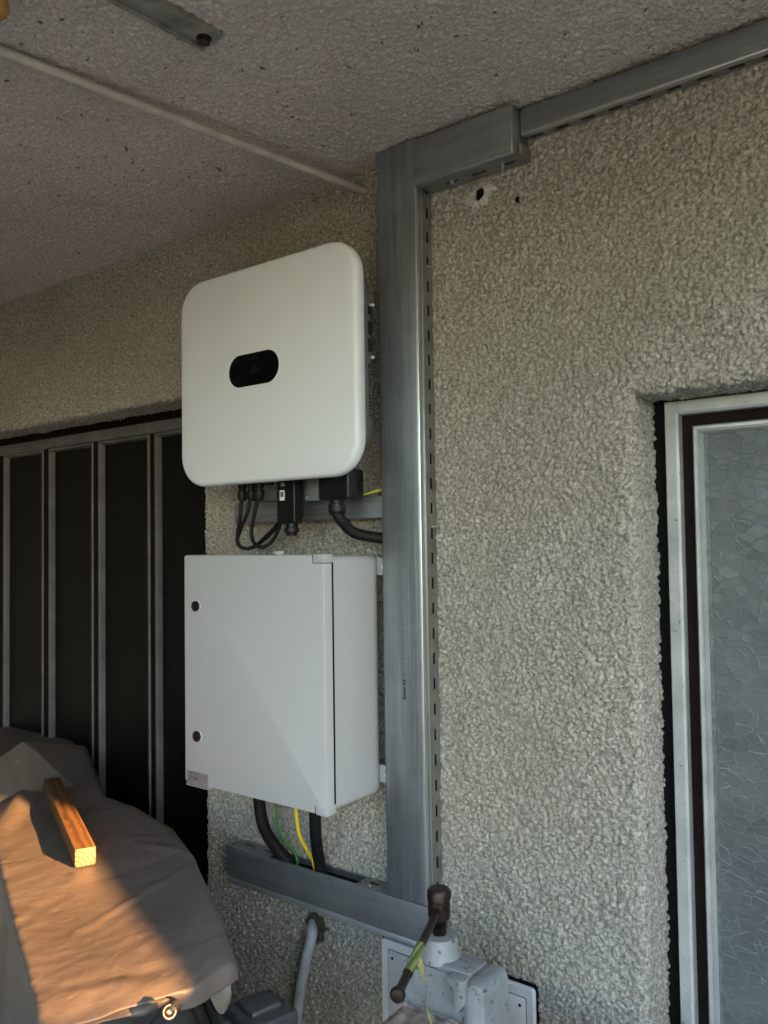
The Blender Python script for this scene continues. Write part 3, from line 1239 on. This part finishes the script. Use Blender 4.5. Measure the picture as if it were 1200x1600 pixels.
# hinge caps with their seams at the right hand corners
capw = W(507.5, 875, BY).x - W(491, 875, BY).x
capz = W(500, 866, BY).z - W(500, 879, BY).z
for zt_, zb_ in ((bz1 + .0006, bz1 - capz), (bz0 + capz * 1.1, bz0 - .0006)):
    link('hinge_cap', box(bx1 - capw, bx1 + .0008, BY - .0006, -.182, zb_, zt_, bev=.0022), 'enclosure_grey', enc)
    seam = box(bx1 - capw - .0013, bx1 - capw, BY - .0004, BY + .01, zb_, zt_ - .001)
    link('seam', seam, 'gap_black', dr, False)
link('seam', box(bx1 - capw - .001, bx1 + .0004, BY - .0004, -.188, bz1 - capz - .0013, bz1 - capz - .0001), 'gap_black', dr, False)
link('seam', box(bx1 - .006, bx1 + .0016, -.1856, -.1838, bz0 + capz * 1.12, bz1 - capz), 'gap_black', enc, False)
for px, py in ((307.5, 947), (309.5, 1150)):
    p = W(px, py, BY)
    lk = link('lock', lathe((p.x, BY + .004, p.z), (0, -1, 0), [(0, .0135), (.0046, .0135), (.0056, .0125), (.0058, .0112)], 24), 'enclosure_grey', dr)
    link('lock_insert', lathe((p.x, BY + .004, p.z), (0, -1, 0), [(0, .0110), (.0060, .0110), (.0064, .010)], 24), 'black_plastic', lk) if False else None
    link('lock_core', lathe((p.x, BY + .002, p.z), (0, -1, 0), [(0, .0112), (.0082, .0112), (.0086, .0106)], 24), 'black_plastic', dr)
s0, s1 = W(291.5, 1214, BY), W(325.5, 1226, BY)
st_ = link('type_label', box(s0.x, s1.x, BY - .0008, BY + .001, W(308, 1230, BY).z, W(308, 1206, BY).z), 'sticker_grey', dr)
bm = bmesh.new()
bm2 = bmesh.new()
zt_, zb_ = W(308, 1207.5, BY).z, W(308, 1228.5, BY).z
for row in range(7):
    z = zt_ - (zt_ - zb_) * (row + .5) / 7
    x = s0.x + .008
    while x < s1.x - .004:
        ww = random.uniform(.002, .009)
        tgt = bm if (row in (0, 2, 3) and x < s0.x + .042) else bm2
        add_box(tgt, x, min(x + ww, s1.x - .002), BY - .0012, BY, z - .0013, z + .0013)
        x += ww + random.uniform(.001, .003)
add_box(bm, s0.x + .0015, s0.x + .005, BY - .0012, BY, zb_ + .002, zb_ + .010)
link('print_dark', mesh(bm), 'ink', st_, False) if False else link('print_dark', mesh(bm), 'ink', dr, False)
link('print_light', mesh(bm2), 'ink_soft', dr, False)
for px, py, pz in ((590, 885, 0), (597, 1208, 1)):
    p = W(px, py, -.034)
    lug = link('mounting_lug', rr(bx1 - .02, bx1 + .027, p.z - .018, p.z + .018, .005, [(-.0305, 0), (-.037, 0), (-.0378, .001)], 4), 'enclosure_grey', enc)
    link('screw', lathe((bx1 + .012, -.037, p.z), (0, -1, 0), [(0, .0055), (.002, .0055), (.003, .004), (.0022, .002)], 12), 'zinc_bright', enc)
    link('spacer', lathe((bx1 + .012, -.031, p.z), (0, 1, 0), [(0, .006), (.034, .006)], 12), 'galvanised_plain', enc)
link('glands', box(bx0 + .10, bx1 - .03, -.13, -.06, bz0 - .004, bz0 + .006, bev=.002), 'enclosure_grey', enc)
p = W(436, 860, -.09)
link('top_vent', lathe((p.x, -.09, bz1 - .006), (0, 0, 1), [(0, .014), (.007, .014), (.012, .011), (.013, .006)], 14), 'enclosure_grey', enc)

# cables between box and lower trunking
zc_ = lbot + .02
CY = -.100


def drop(label, name, cat, mat, r, pts, rib=0.0, group=None):
    P = [W(a, b, y) for a, b, y in pts]
    P[0].z = bz0 + .004
    P.append(Vector((P[-1].x + .006, -.03, zc_)))
    one(name, tube(P, r, 12, 8, rib), mat, label, cat, group)


drop('left black corrugated conduit slanting from the distribution box into the lower trunking', 'corrugated_conduit', 'conduit', 'black_rubber', .0135,
     [(402, 1250, CY), (410, 1285, -.085), (432, 1325, -.055), (452, 1350, -.033)], .04)
drop('thin green earth wire between the two black conduits under the box', 'earth_wire', 'wire', 'wire_green', .0030,
     [(428, 1262, -.090), (434, 1290, -.075), (449, 1318, -.05), (463, 1338, -.034)])
drop('thick yellow earth wire dropping from the box into the lower trunking', 'earth_wire', 'wire', 'wire_yellow', .0042,
     [(460, 1268, -.095), (466, 1296, -.08), (478, 1325, -.055), (490, 1347, -.034)])
drop('straight black corrugated conduit dropping from the right corner of the box', 'corrugated_conduit', 'conduit', 'black_rubber', .0125,
     [(492, 1272, CY), (493, 1300, -.08), (496, 1330, -.055), (500, 1352, -.034)], .04)

# ================================================================== CEILING PIPE, BRACKET, BATTEN
pr = .0085
pe = Vector((W(574, 299, 0).x, .03, W(574, 299, 0).z))
pq = Z(0, 79, CEIL - .012)
dirp = (pq - pe).normalized()
pend = pe + dirp * 1.55
one('ceiling_pipe', tube([pe, pe + dirp * .2, pe + dirp * .6, pq, pend], pr, 14), 'pipe_paint', 'thin painted pipe running along the ceiling into the wall above the inverter', 'pipe')
e1 = Z(322, 55, CEIL - .004)
e0 = Z(228, 4, CEIL - .004)
db = (e1 - e0).normalized()
nb_ = Vector((-db.y, db.x, 0))
bk = thing('ceiling_bracket', 'weathered grey metal strap screwed flat to the ceiling', 'bracket', (e1.x, e1.y, CEIL - .01))
M = Matrix(((db.x, nb_.x, 0, e1.x), (db.y, nb_.y, 0, e1.y), (0, 0, 1, 0), (0, 0, 0, 1)))
link('strap', box(-.75, .016, -.022, .022, CEIL - .0105, CEIL + .002, bev=.0015, M=M), 'strap_rusty', bk)
link('flange', box(-.75, .010, .017, .0224, CEIL - .017, CEIL - .0100, bev=.0015, M=M), 'strap_rusty', bk)
bm = bmesh.new()
add_lathe(bm, (e1.x - db.x * .004, e1.y - db.y * .004, CEIL - .008), (0, 0, -1), [(0, .0125), (.003, .0125), (.0035, .0095), (.010, .0095), (.0115, .007)], 12)
link('bolt', mesh(bm), 'steel_dark', bk)
oc = Z(-8, 10, CEIL - .03)
one('wooden_knob', lathe((oc.x, oc.y, CEIL + .003), (0, 0, -1), [(0, .018), (.02, .017), (.028, .020), (.036, .0195), (.044, .016), (.049, .008)], 20), 'orange_wood',
    'small orange wooden knob on the ceiling by the thin pipe', 'knob')

# ================================================================== LOWER WALL: PLATE, GREY PIPE
px0, px1 = W(596, 1500, -.012).x, W(834, 1560, -.012).x
pz1 = W(700, 1501, -.012).z
pl = thing('wall_box', 'white flush wall box cover behind the grey vise, set into the roughcast', 'wall box', ((px0 + px1) / 2, 0, pz1 - .4))
link('gap', rr(px0 - .003, px1 + .004, pz1 - .41, pz1 + .005, .008, [(.004, 0), (-.0035, 0)], 4), 'gap_black', pl)
link('frame', rr(px0, px1, pz1 - .40, pz1, .008, [(.003, 0), (-.011, 0), (-.0125, .0015)], 4), 'plate_white', pl)
link('lid_seam', rr(px0 + .018, px1 - .015, pz1 - .385, pz1 - .018, .003, [(-.010, 0), (-.0128, 0)], 3), 'gap_black', pl, False)
link('lid', rr(px0 + .0194, px1 - .0164, pz1 - .3836, pz1 - .0194, .003, [(-.010, 0), (-.0136, 0), (-.014, .0006)], 3), 'plate_white', pl)
for xx in (px0 + .03, px1 - .028):
    link('screw', lathe((xx, -.0135, pz1 - .034), (0, -1, 0), [(0, .003), (.0012, .003)], 10), 'gap_black', pl)
gp_ = thing('grey_pipe', 'bent grey conduit pipe coming out of a foam filled wall hole below the lower trunking', 'pipe', (W(480, 1500, -.03).x, -.03, .5))
hc = W(491, 1447, 0)
bm = bmesh.new()
bmesh.ops.create_icosphere(bm, subdivisions=3, radius=1)
for v in bm.verts:
    n = 1 + .22 * math.sin(v.co.x * 7 + 1) * math.cos(v.co.z * 6) + .1 * math.sin(v.co.z * 15 + v.co.x * 9)
    v.co = Vector((hc.x + .006 + v.co.x * .028 * n, .002 + v.co.y * .013 * n, hc.z + .002 + v.co.z * .034 * n))
link('foam_plug', mesh(bm), 'foam_olive', gp_)
pts = [Vector((hc.x + .004, .03, hc.z + .016)), Vector((hc.x + .002, -.008, hc.z + .006)), W(487, 1462, -.026), W(478, 1500, -.036), W(470, 1545, -.040), W(463, 1600, -.042), W(458, 1700, -.042)]
link('pipe', tube(pts, [.0125] * 49, 16) if False else tube(pts, .0125, 16), 'conduit_grey', gp_)

# ================================================================== VISE ON ITS BENCH
VY = -.20
boardz = .765
bA, bBk, bC = Z(588, 1602, boardz), Z(655, 1546, boardz), Z(778, 1602, boardz)
bench = thing('vise_bench', 'brown wooden bench top corner in front of the grey vise', 'bench', (bBk.x, bBk.y - .3, 0))
eA = (bA - bBk).normalized()
eC = (bC - bBk).normalized()
bm = bmesh.new()
poly = [bBk, bBk + eA * .55, bBk + eA * .55 + eC * .60, bBk + eC * .60]
top = [bm.verts.new((p.x, p.y, boardz)) for p in poly]
bot = [bm.verts.new((p.x, p.y, boardz - .045)) for p in poly]
bm.faces.new(top)
bm.faces.new(bot[::-1])
for k in range(4):
    bm.faces.new((top[k], bot[k], bot[(k + 1) % 4], top[(k + 1) % 4]))
bmesh.ops.recalc_face_normals(bm, faces=bm.faces)
bmesh.ops.bevel(bm, geom=list(bm.edges), offset=.004, segments=2, affect='EDGES')
link('top', mesh(bm), 'bench_wood', bench)
for s_, t_ in ((.06, .06), (.49, .06), (.06, .54), (.49, .54)):
    p = bBk + eA * s_ + eC * t_
    link('leg', box(p.x - .03, p.x + .03, p.y - .03, p.y + .03, .0, boardz - .044, bev=.003), 'bench_wood', bench)

hd = W(686, 1412, VY)                               # screw head
sx = hd.x
vz_top = W(690, 1484, VY).z                          # top of the yoke
yl, yr = W(645, 1520, VY).x, W(779, 1540, VY).x
vise = thing('pipe_vise', 'grey painted cast pipe vise with dark screw and long handle bar', 'vise', (sx, VY, .5))
yo = []
yw = yr - yl
zt_ = W(740, 1487, VY + .02).z
zt_ = vz_top - .012


def yoke():
    bm = bmesh.new()
    D0, D1 = VY - .026, VY + .026
    # arch: flat web plus a thick right and left leg with rounded shoulders
    out = rr_loop(yl, yr, zt_ - .42, zt_, .024, 7)
    A = [bm.verts.new((x, D0 - .008, z)) for x, z in out]
    B = [bm.verts.new((x, D1, z)) for x, z in out]
    n = len(A)
    bm.faces.new(A)
    bm.faces.new(B[::-1])
    for k in range(n):
        bm.faces.new((A[k], B[k], B[(k + 1) % n], A[(k + 1) % n]))
    bmesh.ops.recalc_face_normals(bm, faces=bm.faces)
    bmesh.ops.bevel(bm, geom=[e for e in bm.edges], offset=.004, segments=2, affect='EDGES')
    return mesh(bm)


link('yoke', yoke(), 'cast_grey_paint', vise)
for x0_, x1_ in ((yr - .040, yr + .003),):
    link('leg', rr(x0_, x1_, zt_ - .425, zt_ + .003, .016, [(VY + .030, .004), (VY + .026, 0), (VY - .036, 0), (VY - .046, .003), (VY - .050, .010)], 6), 'cast_grey_paint', vise)
link('latch', prism([(yr - .070, zt_ + .002), (yr - .034, zt_ + .004), (yr - .030, zt_ - .030), (yr - .046, zt_ - .052), (yr - .056, zt_ - .048), (yr - .054, zt_ - .026)], VY - .054, VY - .012, .004), 'cast_grey_paint', vise)
link('shoulder', box(yr - .090, yr - .036, VY - .031, VY + .024, zt_ - .006, zt_ + .006, bev=.003), 'cast_grey_paint', vise)
link('boss', lathe((sx, VY, zt_ - .02), (0, 0, 1), [(0, .028), (.017, .029), (.021, .0385), (.025, .0375), (.034, .0325), (.050, .0305), (.056, .028), (.058, .016)], 24), 'cast_grey_paint', vise)
ztb = zt_ + .036
hz = hd.z
prof = [(0, .0115)]
zz = 0
while zz < hz - .022 - ztb:
    prof += [(zz + .0015, .0125), (zz + .003, .0098)]
    zz += .0038
link('screw', lathe((sx, VY, ztb - .004), (0, 0, 1), prof + [(max(prof[-1][0] + .001, hz - .018 - ztb + .004), .0105)], 18), 'steel_dark', vise)
link('screw_head', lathe((sx, VY, hz - .026), (0, 0, 1), [(0, .013), (.003, .0178), (.008, .0192), (.032, .0192), (.033, .0182), (.0345, .0182), (.0352, .0205), (.048, .0202), (.052, .017)], 22), 'steel_dark', vise)
zb_ = hz - .006
ball = Z(621.5, 1554, zb_)
hdv = Vector((sx, VY, zb_))
bd = (ball - hdv).normalized()
back = hdv - bd * .055
link('handle_bar', tube([back, hdv, ball], .0064, 14, smooth=False), 'steel_dark', vise)
for cpos, ax in ((ball, bd), (back, -bd)):
    bm = bmesh.new()
    add_lathe(bm, cpos - ax * .006, ax, [(0, .0070), (.0015, .0100), (.005, .0112), (.009, .0108), (.0115, .0090), (.0122, .004)], 20)
    link('handle_knob', mesh(bm), 'steel_dark', vise)
# striped tape twisted round the bar with a loose tail
tp = thing('striped_tape', 'green and yellow striped tape twisted round the vise handle with a hanging tail', 'tape', ball)
t0, t1 = .50, .80
Lb = (ball - hdv).length
bu = bd.cross(Vector((0, 0, 1))).normalized()
bv = bd.cross(bu)
for k, (mt, ph) in enumerate((('tape_green', 0), ('tape_yellow', .9), ('tape_green', 1.8), ('tape_yellow', 2.7), ('tape_green', 3.6), ('tape_yellow', 4.5), ('tape_green', 5.4))):
    bm = bmesh.new()
    prev = None
    for i in range(25):
        s_ = t0 + (t1 - t0) * i / 24
        a = ph + i * .06
        c_ = hdv + bd * (Lb * s_)
        pr_ = []
        for da, rr_ in ((-.44, .0068), (-.2, .0078), (.2, .0078), (.44, .0068)):
            pr_.append(bm.verts.new(c_ + (bu * math.cos(a + da) + bv * math.sin(a + da)) * rr_))
        if prev:
            for q in range(3):
                bm.faces.new((prev[q], prev[q + 1], pr_[q + 1], pr_[q]))
        prev = pr_
    link('stripe', mesh(bm), mt, tp)
tc = hdv + bd * (Lb * .62)
tcam = 0.004
tail = [tc + Vector((.004, -.004, .004)), tc + Vector((.012, -.002, -.012)), tc + Vector((.016, .001, -.04)), tc + Vector((.019, .0, -.07)), tc + Vector((.027, .002, -.095))]
P = spline(tail, 6)
bm = bmesh.new()
prev = None
for i, p in enumerate(P):
    wdt = .0062 * (1 - .75 * i / len(P))
    tw = .9 + i * .10
    a = bm.verts.new(p + Vector((math.cos(tw), math.sin(tw), 0)) * wdt)
    m_ = bm.verts.new(p + Vector((0, -.0012, 0)))
    b = bm.verts.new(p - Vector((math.cos(tw), math.sin(tw), 0)) * wdt)
    if prev:
        bm.faces.new((prev[0], prev[1], m_, a))
        bm.faces.new((prev[1], prev[2], b, m_))
    prev = (a, m_, b)
link('tail', mesh(bm), 'tape_yellow', tp)
# crumpled film on the bench corner
def film():
    n = 34
    c0 = bBk + eA * .02 + eC * .015
    V = np.zeros((n, n, 3))
    for i in range(n):
        for j in range(n):
            p = c0 + eA * (.14 * i / (n - 1)) + eC * (.12 * j / (n - 1))
            V[i, j] = p
    Q = V.reshape(-1, 3)
    h = np.abs(perlin(Q * 42 + 9)) * .026 + np.abs(perlin(Q * 95 + 3)) * .010
    Q[:, 2] = boardz + .0015 + h
    Q[:, 0] += perlin(Q * 50 + 40) * .010
    Q[:, 1] += perlin(Q * 50 + 60) * .010
    return grid_mesh('film', Q.reshape(n, n, 3), np.ones((n - 1, n - 1), bool))


one('plastic_film', film(), 'film_clear', 'crumpled clear plastic film lying on the wooden bench corner', 'film')

# ================================================================== COVERED MACHINE AT THE LEFT
SZ = .93
O2 = Vector((-1.043, -.802, 0))
au = Vector((.92, -.392, 0)).normalized()
av = Vector((-au.y, au.x, 0))


def uv(u, v, z=0):
    p = O2 + au * u + av * v
    return Vector((p.x, p.y, z))


BACK = [(-2.2, .30), (-1.3, .30), (-1.01, .275), (-.85, .325), (-.675, .356), (-.5, .348), (-.358, .330), (-.2, .308), (-.114, .292), (-.06, .284), (-.028, .275), (-.012, .25), (.004, .21), (.014, .17), (.02, .08), (.02, -.2)]


def back_v(u):
    for (a, b), (c_, d) in zip(BACK, BACK[1:]):
        if a <= u <= c_:
            return b + (d - b) * (u - a) / (c_ - a + 1e-9)
    return BACK[-1][1]


def sheet():
    nu, nq = 420, 220
    us = np.linspace(-2.0, .012, nu)
    P = np.zeros((nu, nq, 3))
    rf, rb = .010, .022
    for i, u in enumerate(us):
        vb = back_v(u) + .006
        endd = max(0.0, (u + .05) / .062)
        flat0, flat1 = rf, max(vb - rb, .02)
        front, back = .34, .035 * (1 - .9 * min(1, max(0, (u + .30) / .30)))
        # arc-length profile: front hang, fold, flat, back roll, back hang
        seg = [front, rf * math.pi / 2, flat1 - flat0, rb * math.pi / 2, back]
        T = sum(seg)
        for j in range(nq):
            s = T * j / (nq - 1)
            if s < seg[0]:
                v, z = -.05 * (1 - s / seg[0]) ** 1.2 * .5, -rf - (seg[0] - s)
            elif s < seg[0] + seg[1]:
                a = (s - seg[0]) / rf
                v, z = rf - rf * math.cos(a), -rf + rf * math.sin(a)
            elif s < sum(seg[:3]):
                v, z = flat0 + (s - seg[0] - seg[1]), 0
            elif s < sum(seg[:4]):
                a = (s - sum(seg[:3])) / rb
                v, z = flat1 + rb * math.sin(a), -rb + rb * math.cos(a)
            else:
                v, z = flat1 + rb, -rb - (s - sum(seg[:4]))
            z -= .008 * endd ** 2
            p = uv(u, v, SZ + z)
            P[i, j] = p
    Q = P.reshape(-1, 3)
    uu = (Q - np.array(O2)) @ np.array(au)
    vv = (Q - np.array(O2)) @ np.array(av)
    topm = np.clip((Q[:, 2] - (SZ - .1)) / .1, 0, 1)
    h = perlin(np.stack([uu * 3.2, vv * 4.5, Q[:, 2] * 4], 1) + 2) * .006
    rs = np.random.default_rng(21)
    for k in range(34):                       # straight fold creases, each fading out along its length
        cu, cv, a = rs.uniform(-1.5, 0.0), rs.uniform(.0, .32), rs.uniform(0, math.pi)
        d = (uu - cu) * math.sin(a) - (vv - cv) * math.cos(a)
        e = (uu - cu) * math.cos(a) + (vv - cv) * math.sin(a)
        wd, ln, am = rs.uniform(.012, .035), rs.uniform(.05, .16), rs.uniform(-.0028, .0034)
        h += am * np.clip(1 - np.abs(d) / wd, 0, 1) * np.exp(-(e / ln) ** 2)
    cr2 = perlin(np.stack([uu * 24, vv * 20 + uu * 9, Q[:, 2] * 18], 1) + 12)
    h += (1 - np.abs(cr2) * 2.2) * .0011
    calm = 1 - .8 * np.exp(-(((uu + .62) / .30) ** 2 + ((vv - .13) / .10) ** 2))
    Q[:, 2] += h * (.35 + .65 * topm) * calm
    # bunched-up fold standing up at the far end
    pp = np.array(Z(35, 1160, SZ + .10)) - np.array(O2)
    pu, pv = pp @ np.array(au), pp @ np.array(av)
    d1 = np.abs((uu - pu) * .75 + (vv - pv) * .65) / .17
    d2 = np.abs((uu - pu) * -.65 + (vv - pv) * .75) / .20
    Q[:, 2] += np.clip(1 - d1 - d2 * .55, 0, 1) * .105
    rdg = np.abs((uu - pu - .18) * .35 + (vv - pv + .02)) / .05
    Q[:, 2] += np.clip(1 - rdg, 0, 1) * np.exp(-((uu - pu - .22) / .16) ** 2) * .022
    nrm = np.array(av)
    sidem = 1 - topm
    side = perlin(np.stack([uu * 9, vv * 2, Q[:, 2] * 3], 1) + 21) * .022 * sidem
    Q += side[:, None] * nrm[None, :]
    end = np.clip((uu + .05) / .06, 0, 1)
    Q += (perlin(np.stack([vv * 22, uu * 8, Q[:, 2] * 12], 1) + 50) * .014 * end)[:, None] * np.array(au)[None, :]
    return grid_mesh('sheet', P, np.ones((nu - 1, nq - 1), bool))


shm = sheet()
# ragged corner flap
cov = thing('cover_sheet', 'brownish grey plastic cover sheet draped over the machine, half in evening sun', 'cover', uv(-.6, .15, .6))
sh = link('sheet', shm, 'cover_sheet', cov, True)
so_ = sh.modifiers.new('thick', 'SOLIDIFY')
so_.thickness = .0010
so_.offset = -1


def hem():
    """loose strip that hangs below the end edge, and a torn corner flap"""
    n, m = 46, 12
    P = np.zeros((n, m, 3))
    for i in range(n):
        v = -.005 + .275 * i / (n - 1)
        ln = .012 + .006 * math.sin(i * .31) + (.045 * math.exp(-((v - .255) / .022) ** 2))
        for j in range(m):
            t = j / (m - 1)
            ue = .012 if v < .10 else .012 - (v - .10) * .22
            P[i, j] = uv(ue - .018 + .016 * math.sin(t * 2.2) , v, SZ - .010 - t * ln + (.018 if v > .19 else 0) * 0)
    Q = P.reshape(-1, 3)
    Q += (perlin(Q * 30 + 4) * .010)[:, None] * np.array(au)[None, :]
    Q[:, 2] += perlin(Q * 22 + 14) * .006
    return grid_mesh('hem', P, np.ones((n - 1, m - 1), bool))


link('hem', hem(), 'cover_sheet', cov)

# wood block on the sheet
bl, br_ = Z(116.5, 1355.5, SZ + .004), Z(153, 1351, SZ + .004)
far = Z(74, 1253, SZ + .004)
ex = (bl - far).normalized()
ey = Vector((-ex.y, ex.x, 0))
wbk = .040
hbk = .036
M = Matrix(((ex.x, ey.x, 0, bl.x), (ex.y, ey.y, 0, bl.y), (0, 0, 1, SZ + .002), (0, 0, 0, 1)))
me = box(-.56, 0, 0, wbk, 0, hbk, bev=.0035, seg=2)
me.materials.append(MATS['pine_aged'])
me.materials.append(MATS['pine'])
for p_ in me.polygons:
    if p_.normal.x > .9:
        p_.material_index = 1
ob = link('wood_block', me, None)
ob.matrix_world = M
ob['label'] = 'short pine batten with sunlit sawn end lying on the cover sheet'
ob['category'] = 'wood batten'

# machine under the cover
mc = thing('machine', 'dark machine under the cover sheet with brass ring fitting and black hoses', 'machine', uv(-.8, .15, 0))
bm = bmesh.new()
R3 = Matrix(((au.x, av.x, 0, O2.x), (au.y, av.y, 0, O2.y), (0, 0, 1, 0), (0, 0, 0, 1)))
add_box(bm, -1.95, -.055, .03, .235, .62, SZ - .022, bev=.01, M=R3)
link('body', mesh(bm), 'machine_black', mc)
bm = bmesh.new()
add_box(bm, -1.8, -.10, .04, .22, 0, .619, bev=.01, M=R3)
link('pedestal', mesh(bm), 'machine_black', mc)
rg = W(265, 1581, -.69)
ax = (Vector(CAM) - rg).normalized()
ax = (ax * .8 + Vector((.3, -.2, .1))).normalized()
bm = bmesh.new()
N_, K_ = 26, 10
up = Vector((0, 0, 1))
e1_ = ax.cross(up).normalized()
e2_ = ax.cross(e1_)
rings = []
for i in range(N_):
    a = 2 * math.pi * i / N_
    d_ = e1_ * math.cos(a) + e2_ * math.sin(a)
    rings.append([bm.verts.new(rg + d_ * (.0078 + .0022 * math.cos(2 * math.pi * k / K_)) + ax * (.0030 * math.sin(2 * math.pi * k / K_))) for k in range(K_)])
for i in range(N_):
    for k in range(K_):
        bm.faces.new((rings[i][k], rings[(i + 1) % N_][k], rings[(i + 1) % N_][(k + 1) % K_], rings[i][(k + 1) % K_]))
ring = link('ring_fitting', mesh(bm), 'brass', mc)
link('fitting_core', lathe(rg - ax * .05, ax, [(0, .006), (.046, .006), (.047, .0042), (.051, .0042), (.053, .0025)], 14), 'brass', mc)
link('fitting_tube', tube([rg - ax * .004, rg - ax * .02, uv(-.06, .10, .80)], .0085, 12), 'machine_black', mc)
for k, pts in enumerate(([(285, 1545), (297, 1560), (312, 1582), (322, 1620), (326, 1700)], [(305, 1540), (322, 1562), (333, 1590), (338, 1630), (340, 1700)])):
    P = [W(a, b, -.60 + .012 * i + .03 * k) for i, (a, b) in enumerate(pts)]
    link('hose', tube(P, .0085, 12), 'black_rubber', mc)
# grey clamp casting standing behind, near the wall
cb = W(405, 1590, -.33)
cl = thing('clamp_casting', 'dull grey metal clamp casting beside the machine, below the grey pipe', 'clamp', (cb.x, cb.y, cb.z - .3))
A_ = rad(-14)
M = Matrix(((math.cos(A_), -math.sin(A_), 0, cb.x), (math.sin(A_), math.cos(A_), 0, cb.y), (0, 0, 1, cb.z), (0, 0, 0, 1)))
link('block', box(-.045, .055, -.05, .05, -.10, .020, bev=.007, seg=3, M=M), 'machine_grey', cl)
link('jaw', box(-.060, -.012, -.10, -.035, -.06, .006, bev=.006, seg=3, M=M), 'machine_grey', cl)
link('ridge', box(-.030, .030, -.03, .03, .018, .030, bev=.005, seg=3, M=M), 'machine_grey', cl)
bm = bmesh.new()
add_lathe(bm, M @ Vector((.0, -.045, -.02)), M.to_3x3() @ Vector((0, -1, 0)), [(0, .018), (.012, .018), (.014, .012), (.03, .012), (.032, .009)], 18)
link('clamp_bolt', mesh(bm), 'zinc_bright', cl)
link('column', box(-.03, .04, -.03, .04, -cb.z, -.099, bev=.003, M=M), 'machine_black', cl)
link('foot', box(-.09, .10, -.09, .09, -cb.z, -cb.z + .02, bev=.003, M=M), 'machine_black', cl)
